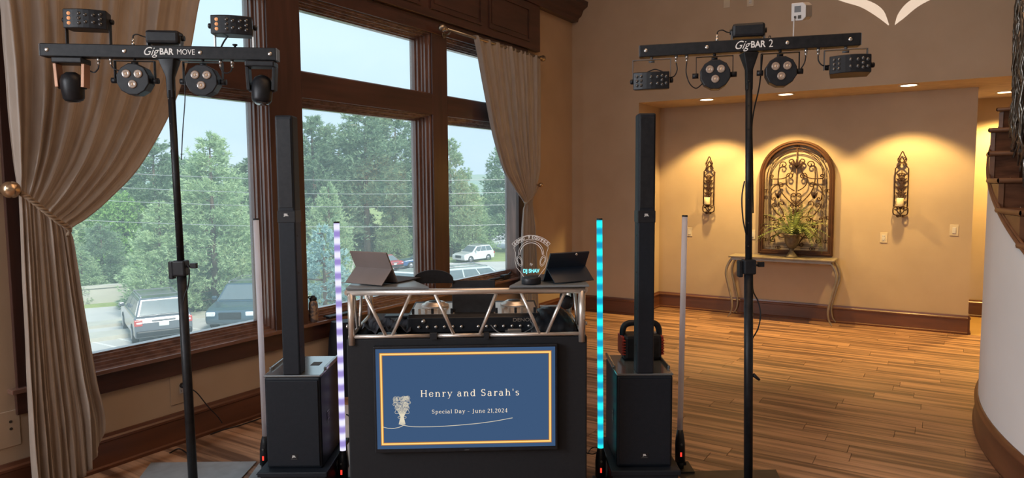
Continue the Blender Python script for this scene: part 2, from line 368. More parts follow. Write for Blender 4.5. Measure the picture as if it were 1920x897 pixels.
struct('wall_right', MB().box(XR, XR+.2, YB-.2, 10.6, 0, CZ), 'plaster', 'tan wall beyond the stairs')
struct('wall_rear', MB().box(WX-.2, XR+.2, YB-.2, YB, 0, CZ), 'plaster', 'tan wall behind the camera')
# window lites: stepped sash rings with glass
nwin = 0
def lite(y0, y1, z0, z1, ins, label):
    """ins = inset at glass for left, right, bottom, top"""
    global nwin; nwin += 1
    r = MB(); K = 5; d = .15
    for k in range(K):
        f0, f1 = k/K, (k+1)/K
        a = [ins[i]*f1+(.004 if k % 2 else 0) for i in range(4)]
        xa, xb = WX-d*f0, WX-d*f1-(.0 if k < K-1 else .03)
        o0, o1, p0, p1 = y0-.01, y1+.01, z0-.01, z1+.01
        r.box(xb, xa, o0, y0+a[0], p0, p1); r.box(xb, xa, y1-a[1], o1, p0, p1)
        r.box(xb, xa, y0+a[0], y1-a[1], p0, z0+a[2]); r.box(xb, xa, y0+a[0], y1-a[1], z1-a[3], p1)
    w = struct('window_%d' % nwin, r, 'mahogany_sash_lit', label)
    g = MB().box(WX-.158, WX-.152, y0+ins[0]-.005, y1-ins[1]+.005, z0+ins[2]-.005, z1-ins[3]+.005)
    obj('glass_pane', g, 'window_glass', w)
    return w
def gy(px, py): return on(px, py, 0, WX-.15).y
gl_r = [gy(480, 600), gy(780, 530), gy(957, 497)]
for b, nm in enumerate(('left', 'middle', 'right')):
    ya, yb = yl[2*b], yl[2*b+1]
    lite(ya, yb, Zs, Zt0, (.06, yb-gl_r[b], .075, .06), 'lower %s window pane in reddish wood sash' % nm)
    lite(ya, yb, Zt1, Zh, (.06, yb-gl_r[b], .03, .07), 'upper %s window pane in reddish wood sash' % nm)
# face trims
def trim(n, mb, m, label): return struct('trim_%d' % n, mb, m, label, bev=.004)
trim(1, MB().box(WX-.02, WX+.022, 3.44, 3.753, .60, 3.25), 'mahogany_upright', 'dark wood mullion between left and middle window')
trim(2, MB().box(WX-.02, WX+.022, 5.38, 5.62, .60, 3.25), 'mahogany_upright', 'dark wood mullion between middle and right window')
tr = MB()
for b in range(3): tr.box(WX-.02, WX+.022, yl[2*b], yl[2*b+1], Zt0, Zt1)
trim(3, tr, 'mahogany', 'dark wood transom rails across the windows')
trim(4, MB().box(WX-.02, WX+.022, 1.70, 1.90, .60, 3.25), 'mahogany_upright', 'dark wood side casing left of the windows')
trim(5, MB().box(WX-.02, WX+.022, 6.98, 7.16, .60, 3.25), 'mahogany_upright', 'dark wood side casing right of the windows')
trim(6, MB().box(WX-.02, WX+.03, 1.66, 7.20, Zh, 3.32), 'mahogany', 'dark wood head casing above the windows')
stool = MB().box(WX-.05, WX+.055, 1.66, 7.20, .595, .622)
trim(7, stool, 'stool_sheen_wood', 'glossy wood window stool along the windows')
trim(8, MB().box(WX, WX+.024, 1.69, 7.17, .47, .595), 'mahogany', 'dark wood apron under the window stool')
# panelled frieze and crown
fr = MB().box(WX, WX+.07, 1.2, 7.42, 3.32, 3.86)
fz = struct('trim_9', fr, 'mahogany', 'panelled dark wood frieze above the windows', bev=.004)
y = 1.3
while y+.9 < 7.42:
    p = MB().box(WX+.07, WX+.085, y, y+.86, 3.40, 3.425).box(WX+.07, WX+.085, y, y+.86, 3.765, 3.79).box(WX+.07, WX+.085, y, y+.025, 3.425, 3.765).box(WX+.07, WX+.085, y+.835, y+.86, 3.425, 3.765)
    p.frustum(WX+.07, WX+.0701, y+.06, y+.80, 3.46, WX+.07, WX+.0701, y+.06, y+.80, 3.73)
    p.box(WX+.07, WX+.078, y+.06, y+.80, 3.46, 3.73)
    obj('panel', p, 'mahogany', fz, bev=.003); y += 1.0
crown = [(0, 3.86), (.09, 3.86), (.10, 3.90), (.14, 3.93), (.17, 4.0), (.23, 4.04), (.24, 4.10), (0, 4.10)]
struct('trim_10', MB().prism([(WX+a, b) for a, b in crown], .8, FY, 'y'), 'mahogany', 'dark crown moulding above the frieze')
# baseboards
bbp = [(0, 0), (.030, 0), (.032, .02), (.02, .028), (.019, .165), (.026, .172), (.026, .186), (.016, .196), (.012, .215), (0, .215)]
def baseb(name, p0, p1, nrm, label):
    p0 = Vector(p0); p1 = Vector(p1); nrm = Vector(nrm); m = MB(); n = len(bbp)
    vs = [(*(p+nrm*a), b) for p in (p0, p1) for a, b in bbp]
    m.add(vs, [tuple(range(n)), tuple(range(n, 2*n))]+[(i, (i+1) % n, n+(i+1) % n, n+i) for i in range(n)])
    return struct(name, m, 'baseboard_wood', label)
baseb('baseboard_left', (WX, YB), (WX, FY), (1, 0), 'dark red-brown baseboard under the windows')
baseb('baseboard_front', (WX, FY), (NXL, FY), (0, -1), 'baseboard left of the alcove')
baseb('baseboard_alcove_side', (NXL, FY), (NXL, NY), (1, 0), 'baseboard on the alcove side wall')
baseb('baseboard_alcove', (NXL, NY), (NXR, NY), (0, -1), 'baseboard along the alcove back wall')
baseb('baseboard_hall', (-.6, 10.46), (XR, 10.46), (0, -1), 'baseboard at the end of the hall')
baseb('baseboard_corner', (NXR, NY), (NXR, NY+.15), (1, 0), 'baseboard on the end of the alcove wall')

# recessed lamps of the alcove
LP = [(-2.655, 8.58), (-1.735, 8.60), (-.40, 8.575)]
for i, (px, py) in enumerate([(1325, 187), (1473, 177), (1704, 160)]):
    p = on(px, py, 2, NZ)
    nm = ('left', 'middle', 'right')[i]
    t = thing('recessed_lamp', '%s round recessed lamp glowing in the alcove ceiling' % nm, 'lamp', (p.x, p.y, NZ), group='recessed lamps in the alcove ceiling')
    obj('trim_ring', MB().lathe([(.078, .0), (.098, 0), (.098, -.006), (.078, -.004), (.078, 0)], n=28), 'white_plastic', t)
    obj('bulb_disc', MB().lathe([(.0, -.002), (.077, -.002), (.077, 0), (0, 0)], n=24), 'downlight', t)
    l = light('lamp_beam', 'SPOT', (0, 0, -.02), (0, .06, -1), 230, (1, .65, .21), spot_size=math.radians(104), spot_blend=.35, shadow_soft_size=.05)
    l.parent = t
t = thing('recessed_lamp', 'recessed lamp of the hall, behind the stairs', 'lamp', (.55, 9.9, NZ), group='recessed lamps in the alcove ceiling')
obj('trim_ring', MB().lathe([(.078, .0), (.098, 0), (.098, -.006), (.078, -.004), (.078, 0)], n=28), 'white_plastic', t)
obj('bulb_disc', MB().lathe([(.0, -.002), (.077, -.002), (.077, 0), (0, 0)], n=24), 'downlight', t)
light('lamp_beam', 'SPOT', (0, 0, -.02), (.0, .12, -1), 420, (1, .64, .18), spot_size=math.radians(120), spot_blend=.5, shadow_soft_size=.05).parent = t

# ------------------------------------------------------------------ curved stair
CX, CY, CR = 4.385, 5.771, 4.138
def cy_(phi, r=CR, z=0): return (CX-r*math.cos(phi), CY+r*math.sin(phi), z)
ph0, dph, z0s, rise = math.radians(-13.5), math.radians(6.3), 1.555, .183
def zb(phi): return max(.0, z0s-.20+(phi-ph0)/dph*rise)
NPH = 60; pa, pb_ = math.radians(-64), math.radians(46)
phis = [pa+(pb_-pa)*i/NPH for i in range(NPH+1)]
cw = MB(); P = []
for zi in range(2): P.append([cy_(f, CR-.005, 0 if zi == 0 else max(.02, min(zb(f)+.02, 3.6))) for f in phis])
cw.grid(P); P2 = [[cy_(f, CR-.12, 0 if zi == 0 else max(.02, min(zb(f)+.02, 3.6))) for f in phis] for zi in range(2)]
cw.grid(P2)
struct('wall_curved', cw, 'white_plaster', 'white curved wall below the staircase')
cb = MB(); prof = [(a, b) for a, b in bbp]
cb.grid([[cy_(f, CR-.005+a*.9, b) for f in phis] for a, b in prof])
struct('baseboard_curved', cb, 'baseboard_wood', 'baseboard following the curved wall')
st = thing('staircase', 'curved wooden staircase rising above the white curved wall', 'staircase', cy_(ph0, CR, 0)); so = Vector(st.location)
def loc(mb): return mb.xf(Matrix.Translation(-so))
steps = range(-8, 9)
sk = MB()
for i in steps:
    f0, f1 = ph0+i*dph, ph0+(i+1)*dph; zt = z0s+i*rise
    fs = [f0+(f1-f0)*k/4 for k in range(5)]
    a = [cy_(f, CR-.002, zb(f)) for f in fs]; b = [cy_(f, CR-.002, zt-.035) for f in fs]
    sk.grid([a, b]); sk.grid([[cy_(f, CR-.02, zb(f)) for f in fs], a])
    sk.grid([[cy_(f0, CR-.002, zt-.035), cy_(f0, CR-.03, zt-.035)], [cy_(f0, CR-.002, zt-rise-.035), cy_(f0, CR-.03, zt-rise-.035)]])
obj('stringer', loc(sk), 'stair_oak', st, label='curved outer stringer')
ls = MB(); fs = [ph0+(-7.5+16.5*k/90)*dph for k in range(91)]
ls.tube([cy_(f, CR-.002, zb(f)+.012) for f in fs], .014, 8); ls.tube([cy_(f, CR-.002, zb(f)+.04) for f in fs], .008, 6)
obj('stringer_moulding', loc(ls), 'stair_oak', st)
for i in steps:
    f0, f1 = ph0+i*dph, ph0+(i+1)*dph; zt = z0s+i*rise
    m = MB(); n = 5
    # tread: thick board with rounded nosing, radial
    fa = f0-.030/CR*1.0
    ring = []
    for (df, dz) in [(0, -.032), (-.012, -.028), (-.018, -.016), (-.012, -.004), (0, 0)]:
        ring.append([cy_(f0-.02/CR*1.2+df/r_*1.0, r_, zt+dz) for r_ in (CR+.005, CR-.3, CR-.7, CR-1.15)])
    m.grid(ring)
    top = [[cy_(f, r_, zt) for r_ in (CR+.005, CR-.3, CR-.7, CR-1.15)] for f in (f0-.02/CR*1.2, (f0+f1)/2, f1+.01)]
    m.grid(top, False); bot = [[cy_(f, r_, zt-.032) for r_ in (CR+.005, CR-.3, CR-.7, CR-1.15)] for f in (f0-.02/CR*1.2, (f0+f1)/2, f1+.01)]
    m.grid(bot, False)
    sd = [[cy_(f, CR+.005+dr*.6, zt+dz) for f in (f0-.03/CR, (f0+f1)/2, f1)] for dr, dz in [(0, -.032), (.012, -.026), (.016, -.016), (.012, -.005), (0, 0)]]
    m.grid(sd)
    obj('tread', loc(m), 'stair_oak', st)
    m = MB()
    m.grid([[cy_(f0+.004, r_, z) for r_ in (CR-.022, CR-1.15)] for z in (zt-.032, zt-rise)], False)
    obj('riser', loc(m), 'stair_dark', st, solid=.012)
# metal strand garland wrapped on the balustrade
ra = thing('balustrade', 'dark metallic garland strands wrapped over the stair railing', 'railing', cy_(ph0+2*dph, CR-.14, z0s+2*rise)); ro = Vector(ra.location)
gm = MB(); rg = random.Random(3)
for k in range(300):
    f = ph0+rg.uniform(-6, 5.0)*dph; base = z0s+(f-ph0)/dph*rise+rg.uniform(-.02, .15); h = rg.uniform(.8, 1.25)
    pts = []
    for j in range(8):
        t_ = j/7; pts.append(cy_(f+rg.uniform(-.004, .004)+.012*math.sin(t_*5+k), CR-.14+.03*math.sin(t_*9+k*1.7), base+h*t_))
    gm.tube([tuple(Vector(p)-ro) for p in pts], rg.uniform(.004, .010), 4)
obj('strands', gm, 'garland', ra, kind='stuff')
hr = MB(); fs = [ph0+(-7+12.5*k/70)*dph for k in range(71)]
for (dz, r_) in ((.12, .02), (1.0, .028)): hr.tube([tuple(Vector(cy_(f, CR-.14, z0s+(f-ph0)/dph*rise+dz+.02*math.sin(f*60)))-ro) for f in fs], r_, 8)
obj('handrail', hr, 'garland', ra)
for i in range(-7, 6):
    m = MB(); f = ph0+(i+.3)*dph; zt = z0s+i*rise
    m.cyl(Vector(cy_(f, CR-.14, zt))-ro, Vector(cy_(f, CR-.14, zt+1.04))-ro, .011, 8); obj('baluster', m, 'wrought_iron', ra)

# ------------------------------------------------------------------ curtains
def curtain(rows, X, ncol, folds, amp, seed, name, label, root_loc, hem=0, m='curtain'):
    t = thing(name, label, 'curtain', root_loc); o = Vector(root_loc)
    rg = random.Random(seed); ph = [rg.uniform(0, 6.28) for _ in range(4)]
    cs = []; c0_ = 0
    while c0_ < 1.03:
        wdt = rg.uniform(.55, 1.7)/folds; cs.append((c0_+wdt/2, wdt*rg.uniform(.26, .40), rg.uniform(.55, 1.25), rg.uniform(0, 6.28), rg.uniform(-.006, .006))); c0_ += wdt
    fine = []
    for i in range(len(rows)-1):
        for k in range(10):
            s_ = k/10; s2 = s_
            a, b = rows[i], rows[i+1]
            p_, n_ = rows[max(i-1, 0)], rows[min(i+2, len(rows)-1)]
            def cr(f):
                A0, B0, C0, D0 = f(p_), f(a), f(b), f(n_)
                return .5*((2*B0)+(C0-A0)*s2+(2*A0-5*B0+4*C0-D0)*s2*s2+(-A0+3*B0-3*C0+D0)*s2**3)
            fine.append((cr(lambda r: r[0][0]), cr(lambda r: r[0][1]), cr(lambda r: r[1][0]), cr(lambda r: r[1][1]), cr(lambda r: r[2])))
    r = rows[-1]; fine.append((r[0][0], r[0][1], r[1][0], r[1][1], r[2]))
    P = []
    for ri, (lx, ly, rx, ry, am) in enumerate(fine):
        a = on(lx, ly, 0, X); b = on(rx, ry, 0, X); line = []
        for c in range(ncol+1):
            u = c/ncol; q = a.lerp(b, u)
            zz = ri/len(fine); f = -.55
            for (cc, ss, hh, pp, dr) in cs:
                dd = (u-cc-dr*math.sin(zz*7+pp)*3)/ss
                if abs(dd) < 3: f += hh*(1+.35*math.sin(zz*9+pp))*math.exp(-dd*dd)*1.3
            f += .05*math.sin(u*folds*19+pp+zz*4)+.06*math.sin(zz*60+u*25)
            wd = abs(b.y-a.y)
            zq = q.z
            if hem and ri > len(fine)-hem: k_ = (ri-(len(fine)-hem))/hem; zq = a.z+(b.z-a.z)*(u*(1-k_)+u**5*k_)
            line.append((q.x+amp*am*f, q.y, max(zq, .012)))
        P.append([tuple(Vector(v)-o) for v in line])
    obj('drape', MB().grid(P), m, t, solid=.003)
    return t
lrows = [((-60, -190), (420, -170), 1), ((-20, -70), (392, -70), 1), ((0, 0), (370, 0), 1), ((8, 90), (352, 105), 1), ((15, 180), (318, 212), .95), ((22, 260), (262, 312), .8), ((28, 310), (205, 374), .65),
         ((32, 340), (162, 410), .5), ((35, 358), (133, 430), .4), ((37, 378), (137, 452), .45), ((40, 440), (145, 510), .6), ((45, 560), (159, 605), .8), ((50, 680), (176, 705), .9), ((53, 770), (189, 758), 1), ((58, 860), (195, 785), 1), ((64, 940), (196, 806), 1)]
lc = curtain(lrows, WX+.15, 300, 11, .034, 4, 'curtain', 'tall taupe satin curtain tied back at the left window', (WX+.17, 1.9, 0), 12)
rrows = [((888, 66), (1013, 107), .7), ((891, 76), (1013, 116), .9), ((905, 150), (1013, 182), .9), ((922, 240), (1012, 262), .9), ((943, 315), (1011, 318), .8), ((964, 352), (1006, 347), .6), ((983, 381), (999, 377), .35),
         ((981, 395), (1000, 392), .4), ((978, 440), (1004, 440), .6), ((977, 520), (1007, 520), .7), ((977, 570), (1009, 570), .8), ((978, 606), (1011, 600), .8)]
rc = curtain(rrows, WX+.12, 200, 13, .030, 9, 'curtain', 'taupe curtain with haze greyed into its colour, tied back at the right window', (WX+.12, 7.2, 0), 0, 'curtain_hazed')
# curtain rods
def rod(y0, y1, z, x, label, ends):
    t = thing('curtain_rod', label, 'curtain rod', (x, (y0+y1)/2, z)); h = (y1-y0)/2
    obj('rod_tube', MB().cyl((0, -h, 0), (0, h, 0), .014, 14), 'pewter', t)
    for s_ in ends:
        fin = MB().lathe([(0, .12), (.018, .115), (.034, .095), (.038, .075), (.030, .05), (.018, .04), (.024, .03), (.024, .02), (.014, .0)], (0, 0, 0), 20, 'y')
        if s_ < 0: fin.xf(Matrix.Scale(-1, 4, (0, 1, 0)))
        fin.xf(Matrix.Translation((0, s_*h, 0))); obj('finial', fin, 'pewter', t)
    for s_ in (-1, 1):
        b = MB().tube([(0, s_*(h-.07), 0), (-.03, s_*(h-.07), -.03), (-(x-WX)+.03, s_*(h-.07), -.035)], .009, 8).cyl((-(x-WX)+.032, s_*(h-.07), -.035), (-(x-WX)+.022, s_*(h-.07), -.035), .03, 16)
        obj('bracket', b, 'pewter', t)
rz_ = on(1000, 105, 0, WX+.12)
rod(on(838, 52, 0, WX+.12).y, on(1012, 110, 0, WX+.12).y, rz_.z+.005, WX+.12, 'short pewter curtain rod with ball finial above the right window', (-1, 1))
rod(.9, 3.1, 3.28, WX+.17, 'pewter curtain rod above the left window', (-1, 1))
# tiebacks: rope and post knob
def tieback(kx, ky, X, path, label, r, big):
    k = on(kx, ky, 0, X)
    t = thing('curtain_tieback', label, 'tieback', k)
    pr = [(0, .045*big), (.022*big, .04*big), (.034*big, .022*big), (.034*big, .0), (.024*big, -.02*big), (.012*big, -.03*big), (.012*big, -.05*big), (.02*big, -.06*big), (.012*big, -.075*big)]
    obj('knob', MB().lathe(pr, (0, 0, 0), 20, 'x'), 'brass', t)
    obj('post', MB().cyl((-.07*big, 0, 0), (-(k.x-WX)+.025, 0, 0), .01, 10).cyl((-(k.x-WX)+.035, 0, 0), (-(k.x-WX)+.024, 0, 0), .028, 16), 'brass', t)
    pts = smoothpath([on(a, b, 0, X+c)-k for a, b, c in path], 14); m = MB(); N = len(pts)
    for s_ in (0, 1, 2):
        q = []
        for i, p in enumerate(pts):
            an = i*.55+s_*2*PI/3; q.append(p+Vector((math.cos(an)*r*.7, math.sin(an)*r*.35, math.sin(an)*r*.6)))
        m.tube(q, r*.62, 6)
    obj('rope', m, 'rope', t)
tieback(18, 356, WX+.26, [(30, 358, -.05), (46, 366, .03), (75, 388, .04), (105, 412, .03), (130, 429, -.01), (128, 440, -.06)], 'brass post knob with twisted rope holding the left curtain', .012, 1.25)
tieback(1013, 347, WX+.17, [(1011, 349, -.04), (1004, 362, .03), (996, 374, .02), (988, 381, 0), (983, 380, -.04)], 'small brass post knob with rope holding the right curtain', .010, .8)

# ------------------------------------------------------------------ wall plates
def plate(loc, rz, label, kind, w=.075, h=.12, cat='switch', m='switch_plate'):
    t = thing('wall_'+('switch' if kind != 'outlet' else 'outlet'), label, cat, loc, rz)
    obj('plate', MB().box(-w/2, w/2, -.006, 0, -h/2, h/2), m, t, bev=.002)
    if kind == 'rocker':
        obj('rocker', MB().box(-.017, .017, -.012, -.006, -.034, .034), 'white_plastic', t, bev=.002)
    if kind == 'outlet':
        obj('socket_face', MB().box(-.017, .017, -.009, -.006, -.034, .034), 'white_plastic', t, bev=.002)
        for z in (-.018, .018):
            for x_ in (-.0075, .0075): obj('slot', MB().box(x_-.0015, x_+.0015, -.0095, -.009, z-.006, z+.006), 'outlet_slot', t)
    return t
p = on(1293, 435, 1, NY); plate((p.x, NY, p.z), 0, 'light switch on the alcove wall right behind the unlit white tube', 'rocker')
p = on(1411, 440, 1, NY); plate((p.x, NY, p.z), 0, 'light switch between the lighting stand pole and the arched wall art', 'rocker')
p = on(1657, 446, 1, NY); plate((p.x, NY, p.z), 0, 'beige outlet on the alcove wall below the right candle sconce', 'outlet', cat='outlet')
p = on(1789, 432, 1, NY); plate((p.x, NY, p.z), 0, 'beige rocker switch near the right end of the alcove wall', 'rocker', w=.085, h=.125)
p = on(1363, 5, 1, FY); plate((p.x, FY, p.z), 0, 'blank beige plate high on the upper wall, left one of two', 'blank', w=.075, h=.12, cat='wall plate')
p = on(1407, 2, 1, FY); plate((p.x, FY, p.z), 0, 'beige outlet high on the upper wall, right of the blank plate', 'outlet', cat='outlet')
p = on(340, 728, 0, WX); t = plate((WX, p.y, p.z), PI/2, 'recessed wall outlet with a black plug under the left window', 'outlet', w=.16, h=.20, cat='outlet', m='plaster')
obj('plug', MB().cyl((0, -.05, .02), (0, -.008, .02), .018, 12), 'black_plastic', t)
k_ = Vector((WX, p.y, p.z))
cordp = [(0, -.05, .02), (.05, -.09, -.03), (.12, -.10, -.14), (.2, -.09, -.24), (.24, -.08, -.30)]
obj('cord', MB().tube(smoothpath(cordp), .004, 6), 'black_plastic', t)
p = on(6, 808, 0, WX); t = plate((WX, p.y, p.z), PI/2, 'large pale wall plate at the left edge beside the curtain', 'blank', w=.16, h=.2, cat='wall plate', m='plaster')
obj('jack', MB().cyl((.035, -.008, .0), (.035, -.006, .0), .008, 10).cyl((.035, -.008, .04), (.035, -.006, .04), .008, 10), 'outlet_slot', t)

# ------------------------------------------------------------------ arched wall art
ax, az0, ah, ay = -1.566, .815, .437, NY-.03
t = thing('wall_art', 'arched wooden frame filled with scrolled dark ironwork on the alcove wall', 'wall art', (ax, ay, az0))
def archpath(w, z0, zs, n=28):
    return [(-w, z0)]+[(-w, zs)]+[(w*math.cos(PI-PI*i/n), zs+w*math.sin(PI-PI*i/n)) for i in range(1, n)]+[(w, zs), (w, z0)]
zs = .985
def archband(wo, wi, z0o, z0i, y0, y1):
    o_ = archpath(wo, z0o, zs); i_ = archpath(wi, z0i, zs); n = len(o_); m = MB()
    vs = [(a, y0, b) for a, b in o_]+[(a, y0, b) for a, b in i_]+[(a, y1, b) for a, b in o_]+[(a, y1, b) for a, b in i_]
    fs = []
    for i in range(n):
        j = (i+1) % n
        fs += [(i, j, n+j, n+i), (2*n+i, 3*n+i, 3*n+j, 2*n+j), (i, 2*n+i, 2*n+j, j), (n+i, n+j, 3*n+j, 3*n+i)]
    return m.add(vs, fs)
fr_ = obj('frame', archband(ah, ah-.058, 0, .058, -.045, .02), 'art_frame', t, bev=.006)
obj('frame_moulding', archband(ah-.012, ah-.028, .012, .03, -.055, -.04), 'art_frame', fr_, bev=.003)
iron = MB(); wb = .0055
for w_, z_ in ((.345, .09), (.315, .118), (.300, .135)):
    pth = [(a, -.012, b) for a, b in archpath(w_, z_, zs)]; iron.tube(pth, wb*.8, 5, closed=True)
obj('arched_bars', iron, 'wrought_iron', t)
def spiral(cx, cz, r0, a0, turns, d=1, n=26, r1=.15):
    return [(cx+r0*(1-(1-r1)*k/n)*math.cos(a0+d*2*PI*turns*k/n), cz+r0*(1-(1-r1)*k/n)*math.sin(a0+d*2*PI*turns*k/n)) for k in range(n+1)]
def scroll(p, q, r, bend, sp=1.0, eq=1):
    """C/S scroll: curved stem from p to q ending in spirals of radius r"""
    P0 = Vector(p); Q = Vector(q); dv = (Q-P0); nrm = Vector((-dv.y, dv.x)).normalized()*bend
    stem = [P0+dv*s_+nrm*math.sin(PI*s_) for s_ in [i/10 for i in range(11)]]
    tq = (stem[-1]-stem[-2]).normalized(); side = Vector((-tq.y, tq.x))*(-1 if bend > 0 else 1)*sp
    c = Q+side*r; a0 = math.atan2(-side.y, -side.x)
    dr = 1 if side.dot(Vector((-tq.y, tq.x))) > 0 else -1
    end = spiral(c.x, c.y, r, a0, 1.15, dr)
    if eq:
        tp = (stem[0]-stem[1]).normalized(); s2 = Vector((-tp.y, tp.x))*(1 if bend > 0 else -1)*eq; c2 = P0+s2*r*.8; a2 = math.atan2(-s2.y, -s2.x)
        d2 = 1 if s2.dot(Vector((-tp.y, tp.x))) > 0 else -1
        st_ = list(reversed(spiral(c2.x, c2.y, r*.8, a2, 1.1, d2)))
    else: st_ = []
    return [tuple(v) for v in st_]+[tuple(v) for v in stem]+end
def both(fn, parent, name='scroll', m='wrought_iron', y=-.012, r=.0068):
    for s_ in (-1, 1):
        mb = MB().tube([(a*s_, y, b) for a, b in fn], r, 5); obj(name, mb, m, parent)
both(scroll((0, .60), (.20, 1.13), .045, -.10, 1, 0), t)          # large heart stems
both(scroll((.02, .80), (.12, .985), .045, -.045, 1, 0), t)
both(scroll((.0, .66), (.055, .75), .028, -.03, 1, 0), t)
both(scroll((.0, .62), (.06, .63), .024, .03, 1, 0), t)
both(scroll((.29, .95), (.03, 1.15), .038, .09, 1, 1), t)          # top arms
both(scroll((.29, .70), (.20, .90), .034, -.05, 1, 1), t)
both(scroll((.28, .42), (.20, .62), .040, .10, -1, 1), t)
both(scroll((.02, .50), (.28, .60), .036, -.07, 1, 1), t)
both(scroll((.03, .25), (.26, .36), .045, -.09, 1, 1), t)
both(scroll((.05, .15), (.28, .22), .040, .08, 1, 1), t)
both(scroll((.04, .36), (.14, .48), .035, .05, 1, 1), t)
both(scroll((.10, .30), (.20, .44), .032, -.05, 1, 1), t)
obj('centre_bar', MB().cyl((0, -.012, .09), (0, -.012, 1.33), .006, 6), 'wrought_iron', t)
for (cx_, cz_) in [(0, 1.345), (.30, 1.22), (-.30, 1.22), (.355, .80), (-.355, .80), (.355, .47), (-.355, .47), (.355, .18), (-.355, .18), (-.2, .085), (.2, .085)]:
    m = MB()
    for dx in (-.012, .012): m.tube([(cx_+dx+.018*math.cos(a), -.012, cz_+.018*math.sin(a)) for a in [2*PI*k/14 for k in range(14)]], .004, 5, closed=True)
    obj('ring_clip', m, 'wrought_iron', t)
def leafshape(cx, cz, ang, L, w):
    c, s_ = math.cos(ang), math.sin(ang); pts = []
    prof_ = [(0, .15), (.25, .8), (.5, 1), (.75, .7), (1, .0)]
    up = [(L*a, w*b) for a, b in prof_]; dn = [(L*a, -w*b) for a, b in reversed(prof_[:-1])]
    return [(cx+a*c-b*s_, cz+a*s_+b*c) for a, b in up+dn]
for (cx_, cz_, n_, L_) in [(0, 1.08, 5, .13), (-.21, .70, 3, .09), (.21, .70, 3, .09), (0, .50, 3, .09)]:
    m = MB()
    for k in range(n_):
        a = PI/2+(k-(n_-1)/2)*.42
        m.prism(leafshape(cx_, cz_, a, L_, .014), -.020, -.010, 'y')
    obj('acanthus_leaf', m, 'wrought_iron', t)

# ------------------------------------------------------------------ candle sconces
def sconce(px, label):
    p = on(px, 350, 1, NY-.05)
    t = thing('candle_sconce', label, 'sconce', (p.x, NY-.05, 1.30), group='wrought iron candle sconces')
    hw = .066
    f_ = MB().tube([(-hw, 0, .13), (-hw, 0, .57), (-.03, 0, .615), (0, 0, .64)], .007, 6).tube([(hw, 0, .13), (hw, 0, .57), (.03, 0, .615), (0, 0, .64)], .007, 6)
    f_.cyl((-hw, 0, .56), (-hw, .05, .56), .005, 6).cyl((hw, 0, .56), (hw, .05, .56), .005, 6).cyl((0, 0, .07), (0, .05, .07), .006, 6)
    obj('frame', f_, 'wrought_iron', t)
    top = MB().tube(smoothpath([(0, 0, .63), (-.035, 0, .68), (-.02, 0, .725), (0, 0, .765), (.02, 0, .725), (.035, 0, .68), (0, 0, .63)]), .007, 6)
    for s_ in (-1, 1): top.tube([(s_*a, 0, b) for a, b in scroll((0, .635), (.045, .675), .02, -.015, 1, 0)], .006, 6)
    obj('crest', top, 'wrought_iron', t)
    orn = MB()
    for z_, r_ in ((.49, .026), (.435, .030), (.34, .026), (.275, .028)):
        for s_ in (-1, 1):
            orn.tube([(s_*a, -.004, b) for a, b in scroll((0, z_-.045), (s_*0+.030, z_+.012), r_*.7, -.012, 1, 0)], .0065, 6)
            orn.prism([(s_*a, b) for a, b in leafshape(.004, z_-.02, .7, .07, .011)], -.010, .0, 'y')
    orn.prism(leafshape(0, .33, PI/2, .10, .016), -.016, .0, 'y'); orn.cyl((0, 0, .56), (0, 0, .10), .005, 6)
    obj('ornament', orn, 'wrought_iron', t)
    bt = MB()
    for s_ in (-1, 1):
        bt.tube([(s_*a, 0, b) for a, b in scroll((0, .035), (.075, .105), .026, -.04, 1, 0)], .007, 6)
        bt.tube([(s_*a, 0, b) for a, b in scroll((0, .045), (.038, .11), .018, -.012, 1, 0)], .006, 6)
        bt.tube([(s_*a, 0, b) for a, b in scroll((0, .045), (.022, .012), .014, -.01, 1, 0)], .006, 6)
    obj('base_scrolls', bt, 'wrought_iron', t)
    obj('candle_plate', MB().lathe([(0, .128), (.048, .13), (.052, .14), (.046, .136), (0, .134)], (-.005, -.055, 0), 24).cyl((-.005, -.055, .128), (0, 0, .07), .006, 6), 'wrought_iron', t)
    c = thing('pillar_candle', 'cream pillar candle in the '+('left' if px < 1500 else 'right')+' sconce', 'candle', (p.x-.005, NY-.105, 1.437))
    obj('wax', MB().lathe([(0, 0), (.035, 0), (.037, .003), (.037, .088), (.034, .094), (.010, .086), (0, .085)], n=24), 'candle_wax', c)
    obj('wick', MB().cyl((0, 0, .085), (.002, 0, .102), .0015, 5), 'outlet_slot', c)
sconce(1329, 'wrought iron candle sconce left of the arched wall art')
sconce(1690, 'wrought iron candle sconce right of the arched wall art')

# ------------------------------------------------------------------ console table, urn, fern
tl, trr, tz = -2.30, -1.075, .80
t = thing('console_table', 'narrow console table with curved pewter legs below the wall art', 'table', ((tl+trr)/2, NY-.19, 0)); hw = (trr-tl)/2
obj('table_top', MB().box(-hw, hw, -.17, .165, tz-.022, tz), 'table_top', t, bev=.006)
obj('apron', MB().box(-hw+.03, hw-.03, -.15, .15, tz-.055, tz-.022), 'pewter_table', t, bev=.004)
for sx_ in (-1, 1):
    for sy in (-1, 1):
        b = hw-.045
        pts = smoothpath([(sx_*b, sy*.13, tz-.03), (sx_*(b+.055), sy*.14, tz-.12), (sx_*(b+.075), sy*.145, tz-.24), (sx_*(b+.035), sy*.14, tz-.42), (sx_*(b-.005), sy*.14, tz-.60), (sx_*(b+.005), sy*.14, tz-.72), (sx_*(b+.045), sy*.145, .012)], 5)
        n = len(pts); obj('leg', MB().tube(pts, [.016-.008*i/(n-1)+.003*math.sin(PI*i/(n-1)) for i in range(n)], 8), 'pewter_table', t)
ux, uy = -1.575, NY-.20
u = thing('urn', 'small footed bronze urn on the console table', 'urn', (ux, uy, tz))
